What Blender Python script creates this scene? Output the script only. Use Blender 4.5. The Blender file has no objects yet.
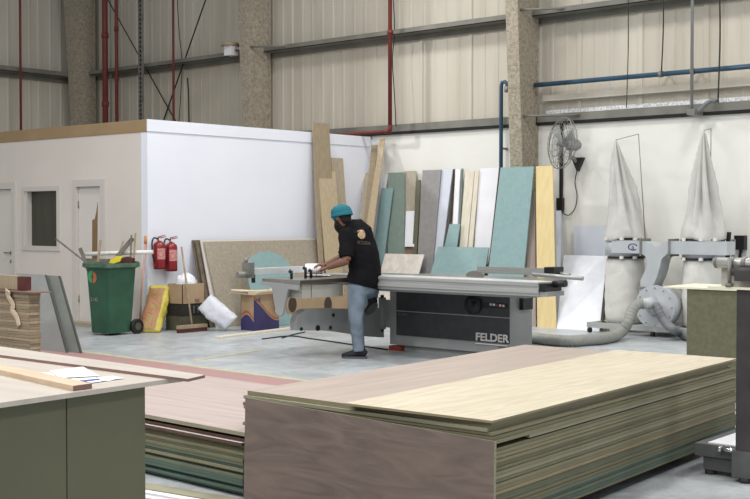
import bpy, bmesh, math, random
from mathutils import Vector, Matrix, Quaternion, noise
random.seed(7)
PI = math.pi
SC = bpy.context.scene
COL = SC.collection
V = Vector
# ---------------------------------------------------------------- camera model
F = 1193.0; CZ = 1.52; YAW = math.radians(40.9); PT = math.atan(29.5 / F)
FW = V((-math.sin(YAW)*math.cos(PT), math.cos(YAW)*math.cos(PT), -math.sin(PT)))
RT = V((math.cos(YAW), math.sin(YAW), 0))
UP = V((-math.sin(YAW)*math.sin(PT), math.cos(YAW)*math.sin(PT), math.cos(PT)))
CAM = V((0, 0, CZ))
def ray(px, py): return FW + RT*((px-375)/F) + UP*((249.5-py)/F)
def at(px, py, d): return CAM + ray(px, py)*d
def hitX(px, py, x): r = ray(px, py); return CAM + r*(x/r.x)
def hitY(px, py, y): r = ray(px, py); return CAM + r*(y/r.y)
def hitZ(px, py, z=0.0): r = ray(px, py); return CAM + r*((z-CZ)/r.z)

# ---------------------------------------------------------------- materials
def lin(c):
    c = c/255.0
    return c/12.92 if c <= 0.04045 else ((c+0.055)/1.055)**2.4
DESAT = .17
def rgb(c):
    g = .3*c[0]+.59*c[1]+.11*c[2]
    c = [x+(g-x)*DESAT for x in c]
    return (lin(c[0]), lin(c[1]), lin(c[2]), 1)
def mat(name, c1, c2=None, rough=0.6, scale=8.0, stretch=(1,1,1), metal=0.0, bump=0.0, bscale=None,
        detail=4, lo=0.35, hi=0.65, spec=0.4, distort=0.0):
    m = bpy.data.materials.new(name); m.use_nodes = True
    nt = m.node_tree; nd = nt.nodes; lk = nt.links
    b = nd['Principled BSDF']
    b.inputs['Roughness'].default_value = rough
    b.inputs['Metallic'].default_value = metal
    b.inputs['Specular IOR Level'].default_value = spec
    b.inputs['Base Color'].default_value = rgb(c1)
    tc = nd.new('ShaderNodeTexCoord'); mp = nd.new('ShaderNodeMapping')
    mp.inputs['Scale'].default_value = stretch
    lk.new(tc.outputs['Object'], mp.inputs['Vector'])
    if c2:
        n = nd.new('ShaderNodeTexNoise'); n.inputs['Scale'].default_value = scale
        n.inputs['Detail'].default_value = detail; n.inputs['Distortion'].default_value = distort
        r = nd.new('ShaderNodeValToRGB')
        r.color_ramp.elements[0].position = lo; r.color_ramp.elements[0].color = rgb(c1)
        r.color_ramp.elements[1].position = hi; r.color_ramp.elements[1].color = rgb(c2)
        lk.new(mp.outputs[0], n.inputs['Vector']); lk.new(n.outputs['Fac'], r.inputs[0])
        lk.new(r.outputs[0], b.inputs['Base Color'])
    if bump:
        n2 = nd.new('ShaderNodeTexNoise'); n2.inputs['Scale'].default_value = bscale or scale*3
        n2.inputs['Detail'].default_value = 5
        bp = nd.new('ShaderNodeBump'); bp.inputs['Strength'].default_value = bump; bp.inputs['Distance'].default_value = 0.02
        lk.new(mp.outputs[0], n2.inputs['Vector']); lk.new(n2.outputs['Fac'], bp.inputs['Height'])
        lk.new(bp.outputs[0], b.inputs['Normal'])
    return m
M = {}
def dm(key, *a, **k): M[key] = mat(key, *a, **k)

# ---------------------------------------------------------------- mesh builder
class MB:
    def __init__(s): s.v = []; s.f = []; s.mi = []; s.sm = []
    def add(s, vs, fs, mi=0, smooth=False):
        o = len(s.v); s.v += [V(p) for p in vs]
        for f in fs: s.f.append([i+o for i in f]); s.mi.append(mi); s.sm.append(smooth)
        return s
    def box(s, lo, hi, mi=0, mtx=None):
        x0,y0,z0 = lo; x1,y1,z1 = hi
        vs = [V(p) for p in ((x0,y0,z0),(x1,y0,z0),(x1,y1,z0),(x0,y1,z0),(x0,y0,z1),(x1,y0,z1),(x1,y1,z1),(x0,y1,z1))]
        if mtx: vs = [mtx @ p for p in vs]
        return s.add(vs, [(0,3,2,1),(4,5,6,7),(0,1,5,4),(1,2,6,5),(2,3,7,6),(3,0,4,7)], mi)
    def hexa(s, a, b, mi=0):
        """a: 4 points, b: the 4 opposite points"""
        return s.add(list(a)+list(b), [(0,3,2,1),(4,5,6,7),(0,1,5,4),(1,2,6,5),(2,3,7,6),(3,0,4,7)], mi)
    def slab(s, quad, t, mi=0, back=None):
        """quad of 4 points made solid by thickness t, away from the camera"""
        n = (V(quad[1])-V(quad[0])).cross(V(quad[3])-V(quad[0])).normalized()
        c = sum((V(q) for q in quad), V())/4
        if n.dot(c-CAM) < 0: n = -n
        if back is not None: n = V(back).normalized()
        return s.hexa(quad, [V(q)+n*t for q in quad], mi)
    def prism(s, pts, ext, mi=0, smooth=False):
        """polygon pts (3D) extruded by vector ext"""
        n = len(pts); ext = V(ext)
        vs = [V(p) for p in pts]+[V(p)+ext for p in pts]
        s.add(vs, [tuple(range(n))[::-1], tuple(range(n, 2*n))], mi)
        o = len(s.v)-2*n
        for i in range(n):
            j = (i+1) % n
            s.f.append([o+i, o+j, o+n+j, o+n+i]); s.mi.append(mi); s.sm.append(smooth)
        return s
    def loft(s, pts, rad, n=12, hint=(0,0,1), mi=0, smooth=True, cap=True, power=1.0, sweep=False):
        pts = [V(p) for p in pts]; N = len(pts); rings = []
        hint = V(hint); prev = None
        for i, p in enumerate(pts):
            t = (pts[min(i+1,N-1)]-pts[max(i-1,0)]).normalized()
            h = prev if (sweep and prev is not None) else hint
            a = h - t*h.dot(t)
            if a.length < 1e-4: a = t.orthogonal()
            a.normalize(); b = t.cross(a); prev = a
            r = rad[i] if isinstance(rad, (list, tuple)) else rad
            ra, rb = r if isinstance(r, (list, tuple)) else (r, r)
            ring = []
            for k in range(n):
                th = 2*PI*k/n; c = math.cos(th); q = math.sin(th)
                if power != 1.0:
                    c = math.copysign(abs(c)**power, c); q = math.copysign(abs(q)**power, q)
                ring.append(p + a*(ra*c) + b*(rb*q))
            rings.append(ring)
        vs = [q for r in rings for q in r]; fs = []
        for i in range(N-1):
            for k in range(n):
                j = (k+1) % n
                fs.append((i*n+k, i*n+j, (i+1)*n+j, (i+1)*n+k))
        s.add(vs, fs, mi, smooth)
        if cap:
            o = len(s.v)-len(vs)
            s.f.append([o+k for k in range(n)][::-1]); s.mi.append(mi); s.sm.append(False)
            s.f.append([o+(N-1)*n+k for k in range(n)]); s.mi.append(mi); s.sm.append(False)
        return s
    def tube(s, pts, r, n=10, mi=0): return s.loft(curve(pts) if len(pts) > 2 else pts, r, n, hint=V((0.13,0.21,1)), mi=mi, sweep=True)
    def cyl(s, a, b, r, n=20, mi=0, r2=None):
        return s.loft([a, b], [r, r if r2 is None else r2], n, hint=V((0.13,0.21,1)), mi=mi)
    def ball(s, c, r, n=14, m=9, mi=0, hint=(1,0,0), axis=(0,0,1)):
        c = V(c); ax = V(axis).normalized()
        rx, ry, rz = r if isinstance(r, (list,tuple)) else (r,r,r)
        pts = []; rr = []
        for i in range(m+1):
            th = PI*(0.02+0.96*i/m)
            pts.append(c - ax*(rz*math.cos(th))); rr.append((rx*math.sin(th), ry*math.sin(th)))
        return s.loft(pts, rr, n, hint=hint, mi=mi)
def curve(pts, sub=6):
    """Catmull-Rom through the points"""
    pts = [V(p) for p in pts]; out = []
    P = [pts[0]*2-pts[1]]+pts+[pts[-1]*2-pts[-2]]
    for i in range(1, len(P)-2):
        for k in range(sub):
            t = k/sub; a,b,c,d = P[i-1],P[i],P[i+1],P[i+2]
            out.append(0.5*((2*b)+(c-a)*t+(2*a-5*b+4*c-d)*t*t+(3*b-3*c+d-a)*t**3))
    out.append(pts[-1]); return out
def lerp_list(vals, n):
    out = []
    for i in range(n):
        t = i/(n-1)*(len(vals)-1); k = min(int(t), len(vals)-2); u = t-k
        a, b = vals[k], vals[k+1]
        out.append(tuple(x+(y-x)*u for x, y in zip(a, b)) if isinstance(a, tuple) else a+(b-a)*u)
    return out

def mkmesh(name, mb, mats, inv=None, origin=None):
    me = bpy.data.meshes.new(name)
    vs = mb.v
    if inv is not None: vs = [inv @ v for v in vs]
    if origin is not None: vs = [v-origin for v in vs]
    me.from_pydata([tuple(v) for v in vs], [], mb.f)
    if not isinstance(mats, (list, tuple)): mats = [mats]
    for m in mats: me.materials.append(M[m] if isinstance(m, str) else m)
    for p, mi, sm in zip(me.polygons, mb.mi, mb.sm): p.material_index = mi; p.use_smooth = sm
    bm = bmesh.new(); bm.from_mesh(me); bmesh.ops.recalc_face_normals(bm, faces=bm.faces); bm.to_mesh(me); bm.free()
    return me
def tag(o, label=None, cat=None, group=None, kind=None):
    if label: o['label'] = label
    if cat: o['category'] = cat
    if group: o['group'] = group
    if kind: o['kind'] = kind
    return o
def thing(name, label, cat, loc=(0,0,0), rotz=0, group=None):
    o = bpy.data.objects.new(name, None); COL.objects.link(o); o.empty_display_size = 0.1
    o.location = loc; o.rotation_euler = (0, 0, rotz)
    o['_m'] = 1; del o['_m']
    return tag(o, label, cat, group)
def wm(o):
    m = Matrix.LocRotScale(o.location, o.rotation_euler, o.scale)
    return (wm(o.parent) @ m) if o.parent else m
def part(name, mb, mats, parent, world=True, label=None, kind=None):
    inv = wm(parent).inverted() if world else None
    me = mkmesh(name, mb, mats, inv)
    o = bpy.data.objects.new(name, me); COL.objects.link(o); o.parent = parent
    return tag(o, label, kind=kind)
def single(name, mb, mats, label, cat, group=None, kind=None):
    xs = [v.x for v in mb.v]; ys = [v.y for v in mb.v]; zs = [v.z for v in mb.v]
    org = V(((min(xs)+max(xs))/2, (min(ys)+max(ys))/2, min(zs)))
    me = mkmesh(name, mb, mats, None, org)
    o = bpy.data.objects.new(name, me); o.location = org; COL.objects.link(o)
    return tag(o, label, cat, group, kind)
def struct(name, mb, mats, parent=None, label=None):
    if parent: return part(name, mb, mats, parent, label=label)
    return single(name, mb, mats, label, None, kind='structure')
def bevel(o, w, seg=2):
    m = o.modifiers.new('bevel', 'BEVEL'); m.width = w; m.segments = seg; m.limit_method = 'ANGLE'; return o
def remesh(o, vox, smooth=2):
    m = o.modifiers.new('remesh', 'REMESH'); m.mode = 'VOXEL'; m.voxel_size = vox; m.use_smooth_shade = True
    if smooth:
        k = o.modifiers.new('smooth', 'SMOOTH'); k.iterations = smooth; k.factor = 0.5
    return o
def text_mesh(body, size, thick, mtx, align='CENTER', spacing=1.0, bold=0.0, wide=1.0, fat=0.0):
    """flat lettering as an MB; mtx maps text XY plane into the world"""
    cu = bpy.data.curves.new('lettering', 'FONT'); cu.body = body; cu.size = size; cu.extrude = thick; cu.offset = bold
    cu.align_x = align; cu.align_y = 'CENTER'; cu.space_character = spacing
    ob = bpy.data.objects.new('lettering', cu); COL.objects.link(ob)
    bpy.context.view_layer.update()
    dg = bpy.context.evaluated_depsgraph_get()
    me = bpy.data.meshes.new_from_object(ob.evaluated_get(dg))
    mb = MB()
    for i, (dx, dy) in enumerate(((0,0),) if not fat else ((fat,fat),(-fat,fat),(fat,-fat),(-fat,-fat))):
        mb.add([mtx @ V((v.co.x*wide+dx, v.co.y+dy, v.co.z+i*.0001)) for v in me.vertices], [tuple(p.vertices) for p in me.polygons])
    bpy.data.objects.remove(ob); bpy.data.curves.remove(cu); bpy.data.meshes.remove(me)
    return mb
def frame(o, xa, ya):
    """matrix with origin o, x axis xa and y axis ya"""
    xa = V(xa).normalized(); ya = V(ya); ya = (ya-xa*ya.dot(xa)).normalized(); za = xa.cross(ya)
    m = Matrix((xa, ya, za)).transposed().to_4x4(); m.translation = V(o); return m
# ---------------------------------------------------------------- palette
dm('cladding', (188,178,160), (199,191,174), rough=.5, scale=1.2, stretch=(3,3,.3))
dm('block_wall', (232,230,222), (224,222,214), rough=.75, scale=.8)
dm('office_paint', (238,240,250), (233,235,246), rough=.6, scale=.8)
dm('office_cream', (226,214,204), (220,208,197), rough=.65, scale=1.0)
dm('parapet_brown', (168,136,96), (158,127,88), rough=.6, scale=2)
dm('office_trim', (208,199,190), rough=.5)
dm('door_white', (222,212,204), (218,208,200), rough=.5, scale=1)
dm('dark_glass', (56,55,46), (66,64,54), rough=.15, scale=1.5, stretch=(6,6,.4), spec=.5)
dm('steel', (140,138,132), (120,118,112), rough=.45, metal=.3, scale=5)
dm('girt', (124,122,112), (108,106,97), rough=.55, scale=3)
dm('shadow_black', (26,26,26), rough=.8)  # flat black for the shadow line under the sill channel
dm('foil', (225,227,227), (170,172,172), rough=.35, metal=.6, scale=60, bump=.5)
dm('fireproof', (146,134,114), (176,164,143), rough=.95, scale=22, bump=1.0, bscale=45, detail=8)
dm('red_pipe', (126,46,38), (108,38,31), rough=.5, scale=4)
dm('blue_pipe', (48,84,112), (42,74,100), rough=.4, scale=4)
dm('cable', (44,40,36), rough=.7)
dm('conduit', (150,150,148), rough=.4, metal=.4)
dm('yellow_mark', (190,180,140), (170,165,140), rough=.6, scale=6)
dm('red_mark', (176,120,116), (160,130,126), rough=.55, scale=5, lo=.3, hi=.7)
dm('turquoise', (134,166,166), (128,160,160), rough=.7, scale=14)
dm('turq_grey', (128,146,134), (120,138,127), rough=.75, scale=10)
dm('edge_dark', (70,58,46), rough=.8)
dm('grey_panel', (146,142,140), (138,135,133), rough=.6, scale=12)
dm('ltblue_panel', (205,210,222), (198,204,217), rough=.5, scale=3)
dm('white_lam', (232,230,234), (226,225,229), rough=.4, scale=3)
dm('cream_wood', (222,212,190), (210,198,174), rough=.6, scale=3, stretch=(8,8,.5))
dm('beige_grain', (176,164,144), (160,148,128), rough=.6, scale=4, stretch=(12,12,.4))
dm('olive_mdf', (104,102,78), (94,93,71), rough=.8, scale=30)
dm('yellow_board', (226,200,138), (218,190,126), rough=.6, scale=3, stretch=(6,6,.6))
dm('oak', (196,174,138), (180,158,124), rough=.6, scale=4, stretch=(14,14,.5))
dm('oak_dark', (168,148,118), (150,130,102), rough=.65, scale=4, stretch=(14,14,.5))
dm('oak_grey', (178,162,138), (162,146,122), rough=.65, scale=4, stretch=(14,14,.5))
dm('brown_ply', (136,106,84), (120,92,72), rough=.7, scale=5)
dm('marble', (222,212,200), (204,192,180), rough=.4, scale=5, distort=1.5)
dm('chipboard', (168,155,136), (154,141,122), rough=.85, scale=26, detail=8)
dm('chip_dark', (120,104,84), (96,84,68), rough=.85, scale=10)
dm('cardboard', (178,148,112), (168,138,102), rough=.85, scale=5)
dm('box_blue', (64,56,110), (56,50,98), rough=.6, scale=5)
dm('box_orange', (178,92,60), rough=.7)
dm('box_black', (36,34,32), (46,44,40), rough=.6, scale=12)
dm('box_olive', (88,86,62), (76,74,54), rough=.7, scale=9)
dm('print_white', (196,192,180), rough=.7)
dm('sack_white', (218,218,226), (204,206,218), rough=.6, scale=5, bump=.5, bscale=14)
dm('film', (232,234,241), (222,225,234), rough=.3, scale=7, bump=.35, bscale=7, spec=.5)
dm('sack_yellow', (204,186,60), (180,160,46), rough=.4, scale=8, bump=.8, bscale=18)
dm('sack_print', (176,112,74), (158,130,64), rough=.4, scale=14, bump=.8, bscale=22, lo=.45, hi=.6)
dm('bin_green', (44,92,66), (36,78,56), rough=.45, scale=4, bump=.1)
dm('bin_dusty', (84,112,90), (58,98,74), rough=.6, scale=10)
dm('sticker_green', (60,160,90), rough=.5)
dm('sticker_orange', (196,98,50), rough=.5)
dm('yellow_plastic', (232,208,30), rough=.4)
dm('maroon', (96,44,40), (84,38,34), rough=.7, scale=6)
dm('pink_handle', (206,150,128), rough=.5)
dm('orange_cap', (214,130,50), rough=.5)
dm('wood_stick', (170,148,118), (150,128,100), rough=.8, scale=8)
dm('grey_stick', (124,118,106), (104,100,90), rough=.8, scale=8)
dm('pvc_white', (226,224,216), rough=.35)
dm('ext_red', (150,22,28), (138,18,24), rough=.25, scale=3, spec=.6)
dm('black_plastic', (28,28,29), rough=.45)
dm('label_white', (222,214,208), rough=.5)
dm('bag_grey', (196,194,188), (186,184,178), rough=.85, scale=4, bump=.25, bscale=12)
dm('bag_cream', (216,213,205), (206,203,195), rough=.7, scale=5, bump=.5, bscale=10)
dm('duct_grey', (188,192,196), (178,182,186), rough=.45, scale=4, metal=.1)
dm('hose_grey', (150,150,142), (138,138,131), rough=.55, scale=6)
dm('hose_dark', (120,122,124), (108,110,113), rough=.5, scale=6)
dm('saw_grey', (152,153,153), (144,145,145), rough=.45, scale=3)
dm('saw_mid', (150,151,150), (142,143,142), rough=.5, scale=4)
dm('saw_black', (62,62,66), (54,54,58), rough=.5, scale=10)
dm('alu', (182,182,178), (162,162,159), rough=.35, metal=.35, scale=3, stretch=(.3,20,20))
dm('alu_light', (216,218,219), (200,203,204), rough=.3, metal=.15, scale=3)
dm('cast_top', (150,148,142), (138,136,131), rough=.3, metal=.6, scale=5)
dm('red_shoe', (150,52,38), rough=.6)
dm('paper', (238,238,242), rough=.6)
dm('paper_blue', (60,82,160), rough=.6)
dm('skin', (128,84,62), (118,76,56), rough=.5, scale=8)
dm('shirt', (16,16,19), (21,21,24), rough=.9, scale=8, bump=.4, bscale=6, spec=.15)
dm('jeans', (92,106,122), (122,136,150), rough=.85, scale=7, bump=.4, bscale=12, spec=.2)
dm('turban', (16,116,132), (12,98,114), rough=.8, scale=6)
dm('hair', (26,20,17), rough=.9)
dm('shoe', (26,30,40), (20,23,30), rough=.6, scale=10)
dm('sole', (88,86,84), rough=.8)
dm('emblem', (196,166,124), (150,118,84), rough=.6, scale=40)
dm('emblem_dim', (84,70,58), rough=.8)
dm('pine', (199,187,161), (182,167,139), rough=.5, scale=1.5, stretch=(7,.8,1), distort=2.5, detail=7, lo=.35, hi=.68)
dm('tan_veneer', (176,157,145), (158,140,129), rough=.4, scale=2.5, stretch=(8,.5,1), detail=8, lo=.3, hi=.7)
dm('pink_veneer', (184,165,156), (162,143,135), rough=.4, scale=2.2, stretch=(.6,9,1), detail=8, lo=.3, hi=.7)
dm('walnut', (116,99,90), (94,79,72), rough=.45, scale=1.6, stretch=(1.0,1,6), distort=2.8, detail=12, lo=.3, hi=.7)
dm('white_edge', (226,224,214), rough=.5)
dm('mdf_a', (138,130,98), (124,116,88), rough=.85, scale=5, stretch=(.8,.8,26), detail=6)
dm('mdf_b', (120,114,86), (108,102,76), rough=.85, scale=5, stretch=(.8,.8,26), detail=6)
dm('mdf_c', (152,138,104), (136,122,92), rough=.85, scale=5, stretch=(.8,.8,26), detail=6)
dm('mdf_g', (110,116,92), (98,104,82), rough=.85, scale=5, stretch=(.8,.8,26), detail=6)
dm('mdf_t', (84,106,94), (74,94,84), rough=.85, scale=5, stretch=(.8,.8,26), detail=6)
dm('mdf_l', (150,145,118), (134,129,104), rough=.85, scale=5, stretch=(.8,.8,26), detail=6)
dm('mdf_r', (98,64,54), (84,54,46), rough=.7, scale=14)
dm('table_top', (192,181,169), (182,171,158), rough=.35, scale=2.5, stretch=(.8,5,1))
dm('table_olive', (100,98,72), (86,85,61), rough=.55, scale=1.6, lo=.3, hi=.7)
dm('rail_oak', (206,180,150), (190,162,130), rough=.5, scale=3, stretch=(1,10,10))
dm('red_wood', (132,98,88), rough=.6)
dm('ply_edge', (160,136,108), (120,100,78), rough=.8, scale=3, stretch=(.6,.6,60))
dm('cart_grey', (92,92,92), (80,80,80), rough=.5, scale=8)
dm('cart_dark', (66,62,62), (54,50,50), rough=.6, scale=6)
dm('chrome', (200,200,200), rough=.2, metal=.9)

def floor_material():
    m = bpy.data.materials.new('floor_concrete'); m.use_nodes = True
    nt = m.node_tree; nd = nt.nodes; lk = nt.links; b = nd['Principled BSDF']
    tc = nd.new('ShaderNodeTexCoord')
    n1 = nd.new('ShaderNodeTexNoise'); n1.inputs['Scale'].default_value = .8; n1.inputs['Detail'].default_value = 6; n1.inputs['Distortion'].default_value = .6
    r1 = nd.new('ShaderNodeValToRGB'); e = r1.color_ramp.elements
    e[0].position = .3; e[0].color = rgb((166,170,170)); e[1].position = .7; e[1].color = rgb((200,205,210))
    n2 = nd.new('ShaderNodeTexNoise'); n2.inputs['Scale'].default_value = 2.6; n2.inputs['Detail'].default_value = 12; n2.inputs['Roughness'].default_value = .78; n2.inputs['Distortion'].default_value = 1.6
    r2 = nd.new('ShaderNodeValToRGB'); e = r2.color_ramp.elements
    e[0].position = .35; e[0].color = (.46,.48,.48,1); e[1].position = .62; e[1].color = (1,1,1,1)
    mx = nd.new('ShaderNodeMix'); mx.data_type = 'RGBA'; mx.blend_type = 'MULTIPLY'; mx.inputs[0].default_value = .75
    lk.new(tc.outputs['Object'], n1.inputs['Vector']); lk.new(tc.outputs['Object'], n2.inputs['Vector'])
    lk.new(n1.outputs['Fac'], r1.inputs[0]); lk.new(n2.outputs['Fac'], r2.inputs[0])
    lk.new(r1.outputs[0], mx.inputs[6]); lk.new(r2.outputs[0], mx.inputs[7]); lk.new(mx.outputs[2], b.inputs['Base Color'])
    rr = nd.new('ShaderNodeMapRange'); rr.inputs[3].default_value = .28; rr.inputs[4].default_value = .5
    lk.new(n2.outputs['Fac'], rr.inputs[0]); lk.new(rr.outputs[0], b.inputs['Roughness'])
    b.inputs['Specular IOR Level'].default_value = .45
    M['floor'] = m
floor_material()
# ---------------------------------------------------------------- setting
YB = 15.24; XO = -13.26; YO = 10.48; XL = -21.5; HO = 2.92
XR = 3.0; Y0 = -3.0; HT = 8.6
struct('floor', MB().box((XL-.2, Y0, -.12), (XR, YB+.2, 0)), 'floor')
# ribbed cladding above the block wall
def ribbed(a, b, z0, z1, nrm, pitch=.25):
    mb = MB(); a = V(a); b = V(b); d = (b-a); L = d.length; d.normalize(); n = V(nrm)
    prof = []; x = 0; k = 0
    while x < L:
        dep = .020 if k % 4 == 0 else .007
        w = .07 if k % 4 == 0 else .03
        for (dx, h) in ((0,0),(pitch-w-.03,0),(pitch-w-.015,dep),(pitch-.015,dep),(pitch,0)): prof.append((x+dx, h))
        x += pitch; k += 1
    pts = [a+d*min(px, L)+n*h for px, h in prof]
    vs = [V((p.x,p.y,z0)) for p in pts]+[V((p.x,p.y,z1)) for p in pts]; N = len(pts)
    mb.add(vs, [(i, i+1, N+i+1, N+i) for i in range(N-1)])
    q = [a-n*.06, b-n*.06]
    mb.box((min(a.x,b.x)-(.1 if abs(n.x) else 0), min(a.y,b.y)+(0 if abs(n.x) else .003), z0), (max(a.x,b.x)-(.003 if abs(n.x) else 0), max(a.y,b.y)+(.1 if abs(n.y) else 0), z1))
    return mb
struct('wall_back', ribbed((XL,YB+.12,0), (XR,YB+.12,0), 2.9, HT, (0,-1,0)), 'cladding')
struct('wall_left', ribbed((XL,Y0,0), (XL,YB+.1,0), 0, HT, (1,0,0)), 'cladding')
struct('wall_back_block', MB().box((XO, YB, 0), (XR, YB+.118, 2.94)).box((XL, YB, 0), (XO-.3, YB+.118, 2.94)), 'block_wall')
# sill channel over the block wall with foil blanket and a black strip as its painted shadow line
tr = struct('trim_1', MB().box((XO-2.2, YB-.05, 2.985), (XR, YB+.06, 3.10)), 'girt')
struct('shadow_strip', MB().box((XO-2.2, YB-.055, 2.945), (XR, YB+.055, 2.983)), 'shadow_black', tr)
struct('foil_blanket', MB().box((-9.8, YB-.02, 3.102), (XR, YB+.07, 3.16)), 'foil', tr)
def girt(name, a, b, z, nrm, h=.07, dep=.2):
    n = V(nrm); a = V(a); b = V(b); mb = MB()
    for (p, q, z0, z1) in ((0, dep, z, z+.012), (dep-.012, dep, z, z+h), (0, .012, z-h, z+.012)):
        c = [a+n*p, b+n*p, b+n*q, a+n*q]
        mb.hexa([V((v.x,v.y,z0)) for v in c], [V((v.x,v.y,z1)) for v in c])
    return struct(name, mb, 'girt')
girt('trim_2', (XL+.02,YB+.07,0), (XR,YB+.07,0), 4.56, (0,-1,0), .085, .24)
girt('trim_3', (XL+.05,Y0,0), (XL+.05,YB-.2,0), 4.50, (1,0,0), .1, .26)
# cream strip below the blue pipe
struct('trim_4', MB().box((-9.85, YB-.01, 3.30), (XR, YB+.07, 3.385)), 'cladding')
# fireproofed tapered columns standing against the back wall
def column(n, px_wall, px_mid, pyref, px_left_top, px_left_bot, label):
    xr = hitY(px_wall, pyref, YB).x
    m0 = hitX(px_mid[0], 0, xr); m1 = hitX(px_mid[1], pyref, xr)
    w0 = xr-hitY(px_left_top, 0, m0.y).x; w1 = xr-hitY(px_left_bot, pyref, m1.y).x
    L_ = lambda a, b, z: a+(b-a)*(z-m1.z)/(m0.z-m1.z)
    def sec(z, yf, wl):
        return [V((xr-wl, yf, z)), V((xr, yf, z)), V((xr, YB-.003, z)), V((xr-wl, YB-.003, z))]
    mb = MB()
    yA = min(L_(m1.y, m0.y, 0), YB-.3); yT = L_(m1.y, m0.y, HT); wT = L_(w1, w0, 6.0); FT = .045
    def blk(f0, f1, ya0, yb0, ya1, yb1):
        mb.hexa([V((xr-w1*f0, ya0, 0)), V((xr-w1*f1, ya0, 0)), V((xr-w1*f1, yb0, 0)), V((xr-w1*f0, yb0, 0))],
                [V((xr-wT*f0, ya1, HT)), V((xr-wT*f1, ya1, HT)), V((xr-wT*f1, yb1, HT)), V((xr-wT*f0, yb1, HT))])
    blk(1, 0, yA, yA+FT, yT, yT+FT); blk(1, 0, YB-.05, YB-.003, YB-.05, YB-.003); blk(.93, .07, yA+FT, YB-.05, yT+FT, YB-.05)
    if n:
        for zt in ((4.62,) if n == 1 else (4.62, 3.06)):
            yy = yA+(yT-yA)*zt/HT+FT
            tb_ = single('tie_bar', MB().cyl((xr-w1*.3, yy+.02, zt), (xr+.75, YB-.06, zt), .018, 8), 'girt', 'thin steel tie from the '+('lamp-side' if n == 1 else 'middle')+' column to the '+('upper girt' if zt > 4 else 'sill channel'), 'tie bar')
    o = single('column', mb, 'fireproof', label, 'column', 'tapered columns along the back wall')
    return o
column(0, 96, (69.5, 75.5), 118, 63, 71.3, 'rough brown column in the far left corner of the hall')
column(1, 271, (246.2, 250.2), 122, 237, 243.7, 'rough tapered column rising behind the white partition wall')
column(2, 538.5, (517.5, 521.5), 140, 505.3, 509.6, 'rough tapered column right of the blue riser pipe')
# ---- office box
xe = XL+.3
mb = MB().box((xe, YO, 0), (XO, YO+.1, HO-.17))
# openings are modelled as a wall with holes
def wall_with_holes(x0, x1, y0, y1, z1, holes):
    mb = MB(); xs = sorted(holes); cur = x0
    for (a, b, za, zb) in xs:
        mb.box((cur, y0, 0), (a, y1, z1)); mb.box((a, y0, zb), (b, y1, z1))
        if za > 0: mb.box((a, y0, 0), (b, y1, za))
        cur = b
    mb.box((cur, y0, 0), (x1, y1, z1)); return mb
fy = YO
def fx(px): return hitY(px, 220, fy).x
def fz(px, py): return hitY(px, py, fy).z
wz0 = fz(57,246.5); wz1 = fz(26,191.5)
hole_w = (fx(25), fx(57.5), wz0, wz1)
hole_d2 = (fx(75.5), fx(103), 0, 2.05)
hole_d1 = (fx(-22), fx(14), 0, 2.05)
WY = YO+.14
struct('wall_office_front', wall_with_holes(xe, XO-.14, YO, WY, HO-.172, [hole_w, hole_d2, hole_d1]), 'office_cream')
struct('wall_office_side', MB().box((XO-.14, YO, 0), (XO, YB-.002, HO-.172)), ['office_paint'])
struct('trim_5', MB().box((xe, YO-.012, HO-.17), (XO-.002, WY, HO)), 'parapet_brown')
struct('trim_6', MB().box((XO, YO-.012, HO-.165), (XO+.014, YB-.06, HO+.0)).box((XO+.0, YO, HO-.172), (XO+.006, YB-.06, HO-.166)), 'office_paint')
struct('ceiling_office', MB().box((xe, WY+.002, HO-.3), (XO-.142, YB-.5, HO-.25)), 'office_cream')
struct('wall_office_end', MB().box((xe-.1, YO, 0), (xe-.002, YB-.004, HO-.3)), 'office_cream')
def bb(x0, x1): return MB().box((x0, YO-.016, 0), (x1, YO-.001, .1))
struct('baseboard_front', bb(hole_d1[1]+.07, hole_d2[0]-.07), 'office_trim')
struct('baseboard_corner', bb(hole_d2[1]+.07, XO-.002), 'office_trim')
def door(n, hole, hinge_left, handle):
    a, b, z0, z1 = hole
    d = struct('door_%d' % n, MB().box((a+.045, WY-.11, .01), (b-.045, WY-.065, z1-.045)), 'door_white', label=None)
    fr = MB()
    for (x0, x1, za, zb) in ((a-.06, a+.04, 0, z1+.06), (b-.04, b+.06, 0, z1+.06), (a+.04, b-.04, z1-.04, z1+.06)):
        fr.box((x0, YO-.025, za), (x1, YO-.001, zb))
    for (x0, x1, za, zb) in ((a+.001, a+.04, 0, z1-.001), (b-.04, b-.001, 0, z1-.001), (a+.04, b-.04, z1-.04, z1-.001)):
        fr.box((x0, YO-.001, za), (x1, WY-.02, zb))
    struct('door_frame', fr, 'office_trim', d)
    yd = WY-.11
    if handle is not None:
        h = MB(); hz = 1.0; x = handle
        h.cyl((x, yd-.012, hz), (x, yd, hz), .026).cyl((x, yd-.05, hz), (x, yd-.01, hz), .01)
        h.cyl((x-.13, yd-.05, hz), (x+.008, yd-.05, hz), .011)
        struct('door_handle', h, 'steel', d)
        struct('lock_plate', MB().cyl((x, yd-.01, hz-.13), (x, yd, hz-.13), .024).cyl((x, yd-.03, hz-.15), (x, yd-.009, hz-.15), .008), 'steel', d)
    hg = a if hinge_left else b
    for z in (.3, 1.7):
        struct('hinge', MB().cyl((hg+.045*(1 if hinge_left else -1), yd-.01, z), (hg+.045*(1 if hinge_left else -1), yd-.01, z+.1), .008, 8), 'steel', d)
    return d
door(1, hole_d1, True, hole_d1[1]-.13)
door(2, hole_d2, True, None)
wf = MB(); a, b, z0, z1 = hole_w
for (x0, x1, za, zb) in ((a-.07, a+.0, z0-.07, z1+.07), (b, b+.07, z0-.07, z1+.07), (a, b, z1, z1+.07), (a, b, z0-.07, z0)):
    wf.box((x0, YO-.02, za), (x1, YO-.001, zb))
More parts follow.
